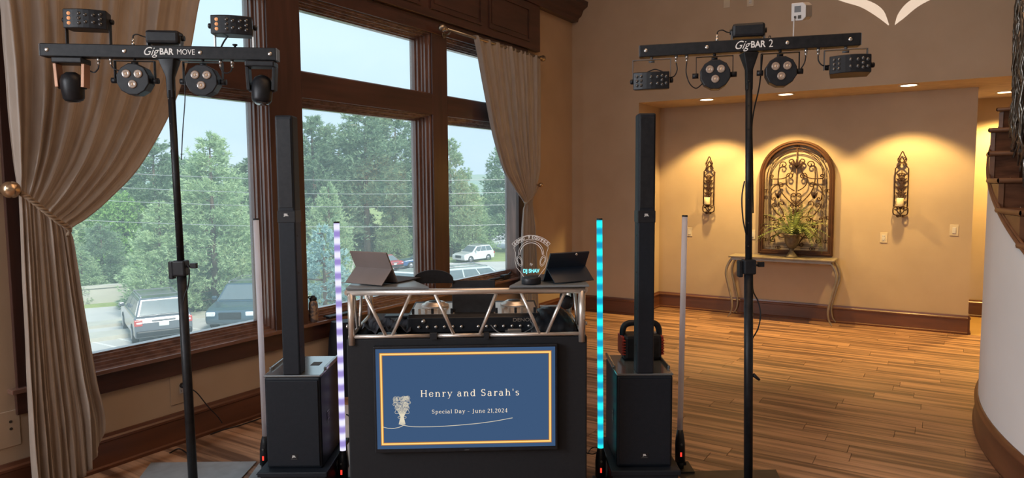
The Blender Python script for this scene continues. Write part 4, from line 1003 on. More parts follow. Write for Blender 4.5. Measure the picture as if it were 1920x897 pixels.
# power station on the right subwoofer
ps0 = at(1201, 688, 4.08); zps = sp2[2]+sp2[1]
ps = thing('power_station', 'black and red portable battery box with handle on the right subwoofer', 'battery', (ps0.x, ps0.y, zps), YAW+.05)
ow, oh = .115, .150
obj('housing', MB().box(-ow+.004, ow-.004, -.07, .07, .0, oh), 'black_plastic', ps, bev=.02)
for s_ in (-1, 1):
    obj('side_panel', MB().box(s_*ow-.010, s_*ow+.006, -.06, .06, .03, oh-.01), 'red_plastic', ps, bev=.004)
    for k in range(6): obj('side_rib', MB().box(s_*(ow-.002)-.008, s_*(ow-.002)+.008, -.074, -.05, .035+k*.016, .042+k*.016), 'red_plastic', ps, bev=.002)
obj('handle', MB().tube(smoothpath([(-ow+.010, 0, oh-.05), (-ow+.008, 0, oh+.02), (-ow+.035, 0, oh+.056), (0, 0, oh+.060), (ow-.035, 0, oh+.056), (ow-.008, 0, oh+.02), (ow-.010, 0, oh-.05)]), .018, 10), 'black_plastic', ps)
obj('lamp_strip', MB().box(ow-.06, ow-.03, -.03, -.02, oh+.0, oh+.012), 'silver_metal', ps, bev=.002)

# ------------------------------------------------------------------ pixel tubes
def pixtube(xt, yt, xb, yb, D, m, label, base_py, lit, grp=None):
    B = at(xb, yb, D); Tp = at(xt, yt, D); f0 = at(xb, base_py, D)
    H_ = (Tp-B).length; f0z = 0.
    t = thing('light_tube', label, 'light tube', (f0.x, f0.y, 0), YAW, grp)
    # local frame: upright tube leaning slightly as set up
    d_ = Matrix.Rotation(-YAW, 3, 'Z') @ (Tp-Vector((f0.x, f0.y, 0))); b_ = Matrix.Rotation(-YAW, 3, 'Z') @ (B-Vector((f0.x, f0.y, 0)))
    d_.x *= 1; top = Vector((d_.x, d_.y, d_.z)); bot = Vector((b_.x, b_.y, b_.z))
    tb = MB().cyl((0, 0, 0), (0, 0, (top-bot).length), .0165, 20)
    o = obj('diffuser', tb, m, t, loc=bot); o.rotation_mode = 'QUATERNION'; o.rotation_quaternion = Vector((0, 0, 1)).rotation_difference((top-bot).normalized())
    obj('end_cap', MB().cyl(top, top+(top-bot).normalized()*.010, .0172, 20), 'black_plastic', t)
    g = Vector((0, 0, .05)); gp = obj('grip', MB().tube([bot, bot.lerp(g, .25), bot.lerp(g, .45), g], [.018, .026, .030, .030], 16), 'black_plastic', t)
    mid = bot.lerp(g, .72)
    obj('display', MB().box(mid.x-.006, mid.x+.004, mid.y-.0315, mid.y-.029, mid.z-.014, mid.z+.012), 'red_led', gp)
    obj('button', MB().cyl((bot.lerp(g, .4).x, -.026, bot.lerp(g, .4).z), (bot.lerp(g, .4).x, -.032, bot.lerp(g, .4).z), .006, 10), 'grey_plastic', gp)
    obj('foot_plate', MB().box(-.035, .075, -.06, .10, 0, .012), 'black_metal', t, bev=.003)
    obj('socket', MB().cyl((0, 0, .012), (0, 0, .055), .022, 14).box(.018, .035, -.012, .012, .03, .05), 'black_metal', t)
    return t
pixtube(480, 413, 497, 818, 4.15, 'tube_white', 'unlit white tube lamp left of the left speaker', 872, 0)
pixtube(631, 419, 643, 845, 3.95, 'tube_violet', 'glowing violet-white tube lamp left of the booth', 905, 1)
pixtube(1124, 413, 1126, 840, 3.95, 'tube_cyan', 'glowing cyan tube lamp right of the booth', 905, 1)
pixtube(1284, 407, 1275, 806, 4.15, 'tube_white', 'unlit white tube lamp right of the right speaker', 874, 0)
cable('cable', [at(1102, 852, 3.95), at(1108, 842, 4.0), at(1118, 839, 3.97), at(1122, 846, 3.95), at(1112, 852, 3.95), at(1100, 850, 3.9)], .003, 'black_plastic', 'thin black cable looped between the booth and the cyan tube')

# ------------------------------------------------------------------ lighting stands with light bars
def derby(par, loc, rz=0, rx=0, amber=False, up=False, wd=.20):
    """effect light: shallow box with curved front carrying rows of small lenses, in a U yoke"""
    M = Matrix.Translation(loc) @ Matrix.Rotation(rz, 4, 'Z') @ Matrix.Rotation(rx, 4, 'X'); hw = wd/2
    n = 8; poly = [(-hw+.01, .05)]+[(-hw+wd*i/n, -.045-.022*math.sin(PI*i/n)) for i in range(n+1)]+[(hw-.01, .05)]
    h = obj('derby_light', MB().prism(poly, -.048, .048, 'z').xf(M), 'black_plastic', par, bev=.004)
    cols = [-.078, -.055, .0, .035, .06, .082] if not up else [-.07, -.02, .01, .045, .075]
    for ci, cx_ in enumerate(cols):
        yy = -.046-.021*math.sin(PI*(cx_+hw)/wd)
        for cz_ in ((-.024, 0, .024) if ci in (0, 1, 4) else (-.018, .018)):
            mm = 'lens_amber' if amber and ci == 0 else 'lens_small'
            obj('lens', MB().lathe([(0, -.006), (.006, -.005), (.0095, .0)], (0, 0, 0), 12, 'y').xf(M @ Matrix.Translation((cx_, yy-.001, cz_))), mm, h)
    for s_ in (-1, 1): obj('yoke_knob', MB().lathe([(0, 0), (.014, 0), (.014, .016), (.008, .02), (0, .02)], (0, 0, 0), 12, 'x').xf(M @ Matrix.Translation((s_*hw, 0, 0)) @ Matrix.Scale(s_, 4, (1, 0, 0))), 'black_plastic', h)
    return h
def yoke(par, cx_, zt, zb_, hw, m='black_metal', y=0, up=False):
    z1 = zt; s = MB()
    s.box(cx_-hw, cx_+hw, y-.013, y+.013, z1-.0035, z1); s.box(cx_-hw-.0035, cx_-hw, y-.013, y+.013, min(z1, zb_), max(z1, zb_)); s.box(cx_+hw, cx_+hw+.0035, y-.013, y+.013, min(z1, zb_), max(z1, zb_))
    s.cyl((cx_, y, z1), (cx_, y, z1+(.022 if not up else -.02)), .008, 8); s.cyl((cx_-.016, y, z1-.012), (cx_+.016, y, z1-.012), .006, 8)
    return obj('yoke', s, m, par)
def par_can(par, loc, r=.080):
    pts = [(r*math.cos(PI/8+PI/4*k*.5*1)*1, r*math.sin(PI/8+PI/4*k*.5)) for k in range(16)]
    pts = [(r*(1 if k % 2 else .985)*math.cos(PI*2*k/12+PI/12), r*(1 if k % 2 else .985)*math.sin(PI*2*k/12+PI/12)) for k in range(12)]
    M = Matrix.Translation(loc)
    b = obj('par_light', MB().prism(pts, -.035, .045, 'y').xf(M), 'black_plastic', par, bev=.005)
    obj('cooling_body', MB().prism([(a*.8, b_*.8) for a, b_ in pts], .045, .075, 'y').xf(M), 'black_metal', b)
    for a in (PI*.25-.05, PI*.75+.05, -PI/2):
        rr = .040 if a > 0 else .036
        c = (loc[0]+rr*math.cos(a), loc[1]-.035, loc[2]+rr*math.sin(a)*.85+.004)
        l = obj('lens', MB().lathe([(.021, .002), (.0215, -.004), (.019, -.007), (.010, -.004), (0, -.003)], c, 24, 'y'), 'lens_glass', b)
        obj('lens_core', MB().lathe([(0, -.0075), (.005, -.006), (.008, -.003)], c, 14, 'y'), 'lens_core', l)
    return b
def moving_head(par, cx_, zt, arm, mb_, flip):
    b = obj('moving_head', MB().box(cx_-.075, cx_+.075, -.05, .05, zt-.03, zt), mb_ if False else 'black_plastic', par, bev=.006)
    for s_ in (-1, 1): obj('arm', MB().prism([(cx_+s_*.062, zt-.03), (cx_+s_*.078, zt-.03), (cx_+s_*.072, zt-.15), (cx_+s_*.055, zt-.15)], -.03, .03, 'y'), arm, b, bev=.002)
    obj('head', MB().lathe([(0, -.075), (.040, -.073), (.050, -.06), (.054, -.01), (.055, .03), (.042, .06), (.02, .075), (0, .075)], (0, 0, 0), 24, 'z').xf(Matrix.Translation((cx_, 0, zt-.145)) @ Matrix.Rotation(flip, 4, 'X')), 'black_plastic', b)
    obj('head_lens', MB().lathe([(.034, -.076), (.030, -.080), (0, -.078)], (0, 0, 0), 24, 'z').xf(Matrix.Translation((cx_, 0, zt-.145)) @ Matrix.Rotation(flip, 4, 'X')), 'lens_small', b)
    obj('pivot', MB().cyl((cx_-.066, 0, zt-.14), (cx_+.066, 0, zt-.14), .018, 16), 'black_metal', b)
    return b
def connector(par, cx_, z, up=False, y=-.01):
    s_ = 1 if up else -1
    return obj('connector', MB().cyl((cx_, y, z), (cx_, y, z+s_*.018), .0085, 12).cyl((cx_, y, z+s_*.018), (cx_, y, z+s_*.036), .0065, 12), 'silver_metal', par)
def wire(par, pts, r=.0035): return obj('wire', MB().tube(smoothpath(pts, 8), r, 6), 'black_plastic', par)
HB = .033
def bar(Lh, base, label, words, wx, screws):
    t = thing('light_bar', label, 'light bar', base[0], base[1])
    t.rotation_euler = (0, base[2], base[1])
    b = obj('beam', MB().box(-Lh, Lh, -.035, .035, -HB, HB), 'black_metal', t, bev=.004)
    for a_ in (-Lh-.004, Lh): obj('end_cap', MB().box(a_, a_+.004, -.034, .034, -HB+.002, HB-.002), 'grey_plastic', b)
    for x in screws: obj('screw', MB().lathe([(0, -.005), (.006, -.005), (.010, -.003), (.011, 0)], (x, -.036, 0), 14, 'y'), 'silver_metal', b)
    x = wx
    for (s, size, sh, of, adv, m, sxx) in words:
        text('logo_text', s, size, m, b, (x, -.0365, 0), shear=sh, off=of, sx=sxx, align='LEFT'); x += adv
    return t
def stand(pxb, pyb, zbar, label, lean, pyk, plate_pts, plabel, D=3.9, pm='steel_plate'):
    f = fl(pxb, pyb); t = thing('lighting_stand', label, 'light stand', (f.x, f.y, 0), YAW)
    ztop = zbar-.035; zk = at(pxb, pyk, D).z
    obj('lower_pole', MB().cyl((0, 0, .006), (0, 0, zk+.0), .0245, 20), 'black_metal', t)
    up = obj('upper_pole', MB().cyl((0, 0, zk), (0, 0, ztop-.16), .0185, 20), 'black_metal', t)
    mm = MB()
    for k in range(9): mm.cyl((-.008, -.0165, zk+.12+k*.13), (-.008, -.0195, zk+.12+k*.13), .004, 8)
    obj('pin_hole', mm, 'outlet_slot', up)
    obj('top_funnel', MB().lathe([(.0, ztop-.20), (.024, ztop-.20), (.026, ztop-.09), (.060, ztop-.0), (.0, ztop)], n=4).xf(Matrix.Rotation(PI/4, 4, 'Z')), 'black_metal', t, bev=.004)
    co_ = obj('collar', MB().box(-.036, .034, -.034, .034, zk-.04, zk+.045), 'black_plastic', t, bev=.01)
    obj('clamp_lever', MB().box(-.062, -.036, -.02, .02, zk-.055, zk+.04), 'black_plastic', co_, bev=.006)
    obj('knob', MB().cyl((.034, 0, zk+.01), (.055, 0, zk+.01), .006, 10).box(.052, .085, -.012, .012, zk-.0, zk+.028), 'black_plastic', co_, bev=.004)
    M = t.matrix_basis.inverted() if False else (Matrix.Translation((f.x, f.y, 0)) @ Matrix.Rotation(YAW, 4, 'Z')).inverted()
    pp = [M @ fl(a, b) for a, b in plate_pts]
    obj('base_plate', MB().prism([(q.x, q.y) for q in pp], 0, .007, 'z'), pm, t, bev=.002, label=plabel)
    t.rotation_euler = (0, lean, YAW); t.rotation_mode = 'XYZ'
    return t, f
# right stand
fR = fl(1403, 905); DR = float((np.array(fR)-EYEP)@Fw)
cR = at(1405, 87.5, DR); 
zb_r = at(1405, 87.5, 3.775).z
Lr = .570
tR, _ = stand(1403, 905, zb_r, 'tall black lighting stand in front of the alcove', -.0187, 500, [(1272, 884), (1455, 884), (1490, 960), (1240, 960)], 'dark steel base plate', pm='dark_plate')
fr0 = at(1398, 87.0, 3.775); zb_r = fr0.z
yawR = YAW-math.radians(14)
bR = bar(Lr, (fr0, yawR, -math.radians(.2)), 'long black light bar with two round lamps and box lights below, on the right stand',
         [('Gig', .062, .45, .0, .088, 'white_print', .9), ('BAR', .048, 0, .0012, .092, 'white_print', .85), ('2', .058, 0, 0, .03, 'white_print', .8)], -.065, [-.535, -.205, .21, .52])
k = .00315   # metres per photograph pixel along the bar
def barx(px, px0, D_, dyaw):
    c = (px0-960)/FPX*D_; p = px-960; return (p*D_-FPX*c)/(FPX*math.cos(dyaw)-p*math.sin(dyaw))
def rx_(px): return barx(px, 1398, 3.775, -math.radians(14))
for px, dz, hwd in ((1222, .055, .094), (1340, .05, .098), (1463, .05, .098), (1594, .05, .094)):
    x = rx_(px); 
    if px in (1222, 1594):
        d_ = derby(bR, (x, 0, -.165 if px == 1222 else -.135), rz=.0 if px == 1222 else -.12, rx=.08 if px == 1222 else -.12)
        yoke(bR, x-.02 if px == 1594 else x, -HB-.012, -.15, .103, 'grey_plastic')
    else:
        par_can(bR, (x+.004, .0, -.147), .083); yoke(bR, x, -HB-.012, -.15, .096)
        for s_ in (-1, 1): obj('yoke_knob', MB().cyl((x+s_*.085, 0, -.148), (x+s_*.118, 0, -.148), .015, 12), 'black_plastic', bR)
for px in (1268, 1288, 1511, 1534): connector(bR, rx_(px), -HB)
wire(bR, [(rx_(1268), -.01, -.07), (rx_(1270), -.01, -.11), (rx_(1264), -.01, -.145), (rx_(1252), 0, -.15)])
wire(bR, [(rx_(1288), -.01, -.07), (rx_(1287), -.01, -.13), (rx_(1294), -.01, -.19), (rx_(1306), 0, -.215), (rx_(1318), 0, -.19)])
wire(bR, [(rx_(1511), -.01, -.07), (rx_(1508), -.01, -.11), (rx_(1498), 0, -.15), (rx_(1485), .02, -.175)])
wire(bR, [(rx_(1534), -.01, -.07), (rx_(1535), -.01, -.10), (rx_(1543), -.01, -.125), (rx_(1556), 0, -.125)])
wire(bR, smoothpath([(rx_(1213), 0, -.115), (rx_(1228), 0, -.10), (rx_(1243), 0, -.115)], 3))
cb_ = obj('control_box', MB().box(rx_(1372), rx_(1433), -.045, .045, HB+.012, HB+.085), 'black_plastic', bR, bev=.014)
for a_ in (1433, 1368): obj('box_knob', MB().cyl((rx_(a_), 0, HB+.048), (rx_(a_+4), 0, HB+.048), .014, 14), 'black_metal', cb_)
for a_ in (1370, 1431): obj('box_bracket', MB().box(rx_(a_), rx_(a_+3), -.02, .02, HB, HB+.05), 'grey_plastic', bR)
connector(bR, rx_(1344), HB, True); wire(bR, [(rx_(1344), -.01, HB+.036), (rx_(1346), -.01, HB+.055), (rx_(1354), -.01, HB+.06), (rx_(1362), 0, HB+.05), (rx_(1371), 0, HB+.045)])
obj('lifting_eye', MB().tube([(rx_(1443)+.005*math.cos(a), 0, HB+.008+.008*math.sin(a)) for a in [2*PI*i/12 for i in range(12)]], .0025, 5, closed=True), 'black_metal', bR)
# projector clamped on the bar
MBR = Matrix.Translation(fr0) @ Matrix.Rotation(yawR, 4, 'Z')
gb = thing('gobo_projector', 'small white pattern projector on an L bracket above the right bar', 'projector', MBR @ Vector((rx_(1491), 0, HB)), yawR)
obj('bracket', MB().box(-.012, -.008, -.012, .012, 0, .10).box(-.012, .07, -.012, .012, 0, .004), 'white_plastic', gb, bev=.001)
gob_t = on(1672, 12, 1, FY)       # where the beam meets the wall
gpos = MBR @ Vector((rx_(1497), 0, HB+.135)); gd = (gob_t-gpos).normalized()
gl = Matrix.Rotation(-yawR, 4, 'Z').to_3x3() @ gd; GQ = Vector((0, 1, 0)).rotation_difference(gl).to_matrix().to_4x4()
GM = Matrix.Translation((rx_(1497)-rx_(1491), 0, .135)) @ GQ
bd_ = obj('housing', MB().prism([(-.036, -.046), (.022, -.046), (.038, -.030), (.038, .030), (.022, .046), (-.036, .046)], -.02, .14, 'y').xf(GM), 'white_plastic', gb, bev=.003)
obj('rear_label', MB().box(-.020, .012, -.0215, -.020, -.002, .030).xf(GM), 'grey_plastic', bd_); obj('rear_socket', MB().box(-.022, -.010, -.022, -.020, -.034, -.020).box(-.002, .014, -.022, -.020, -.036, -.018).xf(GM), 'outlet_slot', bd_)
obj('lens_barrel', MB().lathe([(.020, .14), (.024, .145), (.024, .19), (.020, .19), (.020, .14)], n=20, axis='y').xf(GM), 'white_plastic', bd_)
# left stand
fL = fl(364, 936); DL = float((np.array(fL)-EYEP)@Fw); DL = 3.62
zb_l = at(304, 99.5, DL).z
tL, _ = stand(364, 936, zb_l, 'tall black lighting stand in front of the left window', -.011, 496, [(283, 868), (481, 868), (452, 900), (430, 965), (210, 965)], 'blue-grey steel base plate')
baseL = at(304, 99.5, DL); yawL = YAW+math.radians(5)
kL = DL/FPX*1.005
bL = bar(.590, (baseL, yawL, math.radians(.6)), 'black light bar with two round lamps and two moving heads, on the left stand',
         [('Gig', .060, .45, .0, .086, 'white_print', .9), ('BAR', .044, 0, .0012, .086, 'white_print', .85), ('MOVE', .040, 0, 0, .1, 'white_print', .85)], -.085, [-.555, -.175, .205, .56])
def lx_(px): return barx(px, 304, DL, math.radians(5))
moving_head(bL, lx_(133), -HB-.004, 'arm_orange_lit', None, .15)
moving_head(bL, lx_(490), -HB-.004, 'black_metal', None, -.2)
for px in (252, 380):
    x = lx_(px); par_can(bL, (x, .0, -.142), .084); yoke(bL, x, -HB-.010, -.145, .098)
    for s_ in (-1, 1): obj('yoke_knob', MB().cyl((x+s_*.086, 0, -.146), (x+s_*.118, 0, -.146), .015, 12), 'black_plastic', bL)
for px in (186, 209, 414, 436): connector(bL, lx_(px), -HB)
wire(bL, [(lx_(186), -.01, -.07), (lx_(184), -.01, -.09), (lx_(177), -.01, -.108), (lx_(168), 0, -.10)])
wire(bL, [(lx_(209), -.01, -.07), (lx_(213), -.01, -.085), (lx_(222), -.01, -.095), (lx_(232), 0, -.09)])
wire(bL, [(lx_(414), -.01, -.07), (lx_(417), -.01, -.09), (lx_(425), -.01, -.10), (lx_(433), -.01, -.09), (lx_(436), -.01, -.07)])
derby(bL, (lx_(168), 0, .155), rz=.10, amber=True, up=True, wd=.205); derby(bL, (lx_(438), 0, .142), rz=.12, amber=True, up=True, wd=.205)
yoke(bL, lx_(168), HB+.004, .15, .106, up=True); 
for a_ in (403, 475): obj('yoke_arm', MB().box(lx_(a_), lx_(a_+2), -.012, .012, HB, .13), 'silver_metal', bL)
wire(bL, [(lx_(413), .01, HB), (lx_(420), .01, .07), (lx_(430), .0, .10), (lx_(434), 0, .11)], .0045)
cb_ = obj('control_box', MB().box(lx_(279), lx_(341), -.045, .045, HB+.010, HB+.078), 'black_plastic', bL, bev=.014)
obj('box_knob', MB().cyl((lx_(341), 0, HB+.044), (lx_(347), 0, HB+.044), .014, 14), 'black_metal', cb_)
for a_ in (278, 339): obj('box_bracket', MB().box(lx_(a_), lx_(a_+3), -.02, .02, HB, HB+.05), 'grey_plastic', bL)
connector(bL, lx_(252), HB, True); wire(bL, [(lx_(252), -.01, HB+.036), (lx_(253), -.01, HB+.052), (lx_(260), -.01, HB+.058), (lx_(270), 0, HB+.05), (lx_(279), 0, HB+.045)])
obj('lifting_knob', MB().lathe([(0, 0), (.006, 0), (.006, .01), (.013, .014), (.013, .02), (0, .02)], (lx_(441), 0, HB), 12), 'black_metal', bL)
# hanging power cords
cable('power_cord', [at(1430, 100, 3.80), at(1424, 160, 3.83), at(1414, 205, 3.84), at(1410, 240, 3.84), at(1411, 300, 3.85), at(1412, 400, 3.87)], .004, 'black_plastic', 'black power cord running down behind the right stand pole', base=at(1410, 240, 3.84))
cable('power_cord', [at(1396, 340, 3.80), at(1391, 370, 3.80), at(1393, 410, 3.82), at(1399, 440, 3.84)], .004, 'black_plastic', 'short run of black cord bulging left of the right stand pole')
cable('power_cord', [at(1411, 515, 3.88), at(1412, 545, 3.88), at(1421, 565, 3.88), at(1426, 590, 3.88), at(1421, 617, 3.90), at(1409, 638, 3.92)], .004, 'black_plastic', 'black power cord looping out right of the stand pole below the clamp')
t_ = cable('power_plug', [at(1409, 702, 3.92), at(1414, 704, 3.92), at(1417, 706, 3.92)], .006, 'black_plastic', 'black plug sticking out right of the stand pole', cat='plug')
obj('plug_body', MB().cyl((0.0, 0, 0), Vector(at(1424, 713, 3.92))-Vector(at(1412, 703, 3.92)), .012, 10, .007), 'black_plastic', t_, loc=Vector(at(1412, 703, 3.92))-t_.location)
cable('power_cord', [at(345, 120, 3.63), at(347, 180, 3.63), at(343, 240, 3.64), at(340, 300, 3.65)], .003, 'black_plastic', 'thin black cord hanging beside the left stand')
cable('power_cord', [at(352, 495, 3.69), at(355, 510, 3.69), at(353, 535, 3.70), at(345, 560, 3.70), at(340, 600, 3.71), at(341, 640, 3.72), at(346, 670, 3.73)], .004, 'black_plastic', 'black cord bulging below the clamp of the left stand')
cable('floor_cable', [fl(395, 815, .006), fl(420, 806, .006), fl(450, 798, .006), fl(485, 786, .006), fl(520, 772, .006)], .004, 'black_plastic', 'black cable on the floor near the window baseboard')
cable('floor_cable', [fl(318, 850, .006), fl(335, 842, .006), fl(350, 850, .006), fl(362, 862, .010)], .004, 'black_plastic', 'black cable on the floor behind the left stand plate')
cable('floor_cable', [fl(650, 778, .012), fl(656, 782, .012), fl(668, 792, .012), fl(690, 800, .012)], .006, 'black_plastic', 'black cable on the added pale board left of the booth')
fb_ = [fl(646, 762), fl(700, 762), fl(700, 905), fl(650, 905)]
pb = thing('added_board', 'pale board added for a whitish strip on the floor left of the booth', 'board', fb_[0])  # flat board added for a whitish strip on the floor
obj('board', MB().prism([(q.x-fb_[0].x, q.y-fb_[0].y) for q in fb_], .0, .01, 'z'), 'white_plastic', pb)
sb0 = fl(470, 882)
sb = thing('speaker_plate', 'small blue-grey steel plate beside the left speaker case', 'plate', (sb0.x, sb0.y, 0)); sq = [fl(486, 872), fl(515, 872), fl(505, 905), fl(462, 905)]
obj('plate', MB().prism([(q.x-sb0.x, q.y-sb0.y) for q in sq], 0, .009, 'z'), 'steel_plate', sb)
bgp = on(648, 700, 0, WX+.16)
bgq = thing('equipment_bag', 'black soft bag standing against the wall behind the booth', 'bag', (bgp.x, bgp.y, 0), YAW+.3)
P_ = [[(.14*math.cos(a)*(.6+.4*math.sin(min(1, 1.6-z*2)*PI/2)), .10*math.sin(a)*(1-.3*z), z*.9) for a in [2*PI*i/24 for i in range(25)]] for z in [0, .1, .3, .5, .62, .68]]
obj('bag_body', MB().grid(P_).add([P_[-1][i] for i in range(24)], [tuple(range(24))]), 'speaker_black', bgq)
bpy.context.view_layer.update()
for o_ in list(COL.objects):
    if o_.name.startswith(('power_cord', 'power_plug')) and not o_.parent:
        pr_ = tL if 'left stand' in o_['label'] else tR
        o_.parent = pr_; o_.matrix_parent_inverse = pr_.matrix_world.inverted(); del o_['category']
# things on the window stool
bt_ = on(592, 597, 0, WX+.03); ZST = .622
bo = thing('water_bottle', 'tall patterned water bottle with black lid on the window sill', 'bottle', (WX+.005, bt_.y, ZST))
obj('flask', MB().lathe([(0, 0), (.034, 0), (.037, .004), (.037, .135), (.034, .155), (.026, .170), (.026, .175), (0, .175)], n=28), 'bottle_print', bo)
ld = obj('lid', MB().lathe([(0, .175), (.029, .175), (.030, .178), (.030, .195), (.020, .200), (.016, .212), (.0, .214)], n=24), 'black_plastic', bo)
obj('lid_loop', MB().tube([(-.028, 0, .186), (-.055, 0, .190), (-.058, 0, .198), (-.03, 0, .203)], .005, 6), 'black_plastic', ld)
ns0 = on(628, 592, 0, WX+.02)
nb = thing('device_case', 'flat black case on the window sill beside the bottle', 'case', (WX-.0, ns0.y+.08, ZST), 0)
obj('case', MB().box(-.05, .05, -.16, .16, 0, .022), 'black_plastic', nb, bev=.006)
a_ = on(845, 529, 0, WX+.01); b_ = on(958, 506, 0, WX+.01)
mp_ = thing('monopod', 'long folded black camera support lying on the sill of the right window', 'tripod', (WX+.005, (a_.y+b_.y)/2, ZST)); Lm = (b_.y-a_.y)/2
obj('leg', MB().cyl((0, -Lm, .022), (0, Lm*.75, .022), .013, 12), 'black_metal', mp_); obj('leg', MB().cyl((-.03, -Lm, .018), (-.03, Lm*.7, .018), .010, 12), 'black_metal', mp_)
for q in (-.35, .3): obj('leg_lock', MB().cyl((0, Lm*q-.02, .022), (0, Lm*q+.02, .022), .018, 12), 'black_plastic', mp_)
obj('head', MB().box(-.04, .02, Lm*.72, Lm*.95, .005, .05).cyl((0, Lm*.9, .04), (0, Lm*1.02, .065), .012, 8), 'black_plastic', mp_, bev=.005)

# projected pattern: a real gobo plate in front of a small spot lamp inside the projector
spot = light('gobo_lamp', 'SPOT', gpos+gd*.15, gd, 1200, (.93, .95, 1.0), spot_size=math.radians(44), spot_blend=.05, shadow_soft_size=0)
LP0 = gpos+gd*.15; gpl = LP0+gd*.036
gx = Vector((gd.y, -gd.x, 0)).normalized(); gz = gx.cross(gd)
def gob(px, py):
    w_ = on(px, py, 1, FY); d_ = (w_-LP0); d_ = d_*(.036/d_.dot(gd)); q = LP0+d_-gpl; return (q.dot(gx), q.dot(gz))
cur = bpy.data.curves.new('gobo_plate', 'CURVE'); cur.dimensions = '2D'; cur.fill_mode = 'BOTH'
def spl(pts):
    s_ = cur.splines.new('POLY'); s_.points.add(len(pts)-1)
    for p_, q in zip(s_.points, pts): p_.co = (q[0], q[1], 0, 1)
    s_.use_cyclic_u = True
spl([(.0195*math.cos(2*PI*i/40), .0195*math.sin(2*PI*i/40)) for i in range(40)])
def cres(A, B): return [gob(*p) for p in A]+[gob(*p) for p in reversed(B)]
def sm2(P): return [(v.x, v.y) for v in smoothpath([Vector((a, b, 0)) for a, b in P], 8)]
spl(cres(sm2([(1540, -12), (1580, 3), (1615, 14), (1645, 32), (1666, 48)]), sm2([(1545, -22), (1590, -8), (1628, 1), (1655, 18), (1667, 46)])))
spl(cres(sm2([(1678, 47), (1695, 34), (1722, 12), (1760, -8), (1790, -22)]), sm2([(1678, 44), (1684, 26), (1700, 6), (1730, -14), (1760, -32)])))
tmp = bpy.data.objects.new('tmp', cur); COL.objects.link(tmp); bpy.context.view_layer.update()
gme = bpy.data.meshes.new_from_object(tmp.evaluated_get(bpy.context.evaluated_depsgraph_get())); bpy.data.objects.remove(tmp); gme.materials.clear()
go = obj('gobo_plate', gme, 'black_metal', gb)
GMw = Matrix((( gx.x, gz.x, -gd.x, gpl.x), (gx.y, gz.y, -gd.y, gpl.y), (gx.z, gz.z, -gd.z, gpl.z), (0, 0, 0, 1)))
bpy.context.view_layer.update(); go.matrix_parent_inverse = gb.matrix_world.inverted(); go.matrix_basis = GMw

# ------------------------------------------------------------------ outdoors
GZ = -3.9
gr = MB().box(-170, -8, -60, 170, GZ-.5, GZ)
struct('ground', gr, 'asphalt', 'pale car park paving outside')
def gpt(px, py): return fl(px, py, GZ)
# lawn strip, verges and banks
def patch(name, pts, z, m, label, h=.02):
    q = [gpt(*p) for p in pts]; return struct(name, MB().prism([(v.x, v.y) for v in q], GZ, GZ+h, 'z'), m, label)
patch('verge', [(100, 583), (330, 566), (480, 556), (480, 520), (100, 520)], 0, 'grass', 'grass verge in front of the low concrete wall', .12)
hills = struct('bank', MB().add([(-46, -20, GZ), (-40, 30, GZ), (-44, 60, GZ+.3), (-36, 110, GZ), (-90, 150, GZ+3), (-90, -30, GZ+3)], [(0, 1, 2, 3, 4, 5)]), 'grass', 'rough grass bank under the trees')
patch('verge', [(690, 496), (1010, 489), (1010, 468), (690, 472)], 0, 'grass', 'grass verge behind the distant cars', .1)
patch('kerb', [(150, 646), (330, 621), (335, 612), (150, 634)], 0, 'concrete', 'pale kerb beside the parked cars', .15)
patch('kerb', [(150, 620), (330, 600), (480, 590), (480, 584), (330, 592), (150, 612)], 0, 'concrete', 'pale kerb along the drive', .12)
# low wall
w0, w1 = gpt(95, 582), gpt(345, 560)
lw = thing('garden_wall', 'low pale concrete wall beyond the drive', 'wall', w0)
ang = math.atan2(w1.y-w0.y, w1.x-w0.x); Lw = (w1-w0).length
lwm = MB().box(-6, Lw, 0, .3, 0, .85).xf(Matrix.Rotation(ang, 4, 'Z')); obj('wall_body', lwm, 'concrete', lw)
obj('coping', MB().box(-6.05, Lw+.05, -.06, .36, .85, .97).xf(Matrix.Rotation(ang, 4, 'Z')), 'concrete', lw)
# far hill
hm = MB(); P = []
for j in range(7):
    row_ = []
    for i in range(60):
        a = math.radians(-70+i*2.2)+YAW*0; rr = 420+j*60; hz_ = [0, 8, 13, 17, 19, 18, 16][j]*(1+.25*math.sin(i*.31)+.15*math.sin(i*.83+1))
        row_.append((rr*math.sin(a), rr*math.cos(a), GZ-2+hz_))
    P.append(row_)
struct('hills', hm.grid(P), 'hill', 'hazy far hill on the horizon')

def foliage_mesh(name, C_, Dr, L_, wd, per, m, seed, spread=.9):
    rg = np.random.RandomState(seed); n = len(C_); C2 = np.repeat(C_, per, 0); D2 = np.repeat(Dr, per, 0)+rg.normal(0, spread*.5, (n*per, 3)); D2 /= np.linalg.norm(D2, axis=1)[:, None]
    sd = np.cross(D2, rg.normal(0, 1, D2.shape)); sd /= np.linalg.norm(sd, axis=1)[:, None]
    ln = (L_*rg.uniform(.6, 1.3, (n*per, 1))); w_ = wd*rg.uniform(.7, 1.3, (n*per, 1))
    v = np.stack([C2-sd*w_, C2+sd*w_, C2+D2*ln], 1).reshape(-1, 3)
    me = bpy.data.meshes.new(name); nf = n*per; me.vertices.add(nf*3); me.loops.add(nf*3); me.polygons.add(nf)
    me.vertices.foreach_set('co', v.astype(np.float32).ravel()); me.loops.foreach_set('vertex_index', np.arange(nf*3, dtype=np.int32))
    me.polygons.foreach_set('loop_start', np.arange(0, nf*3, 3, dtype=np.int32)); me.polygons.foreach_set('loop_total', np.full(nf, 3, dtype=np.int32))
    me.update(); me.validate(); me.materials.append(MATS[m]); return me
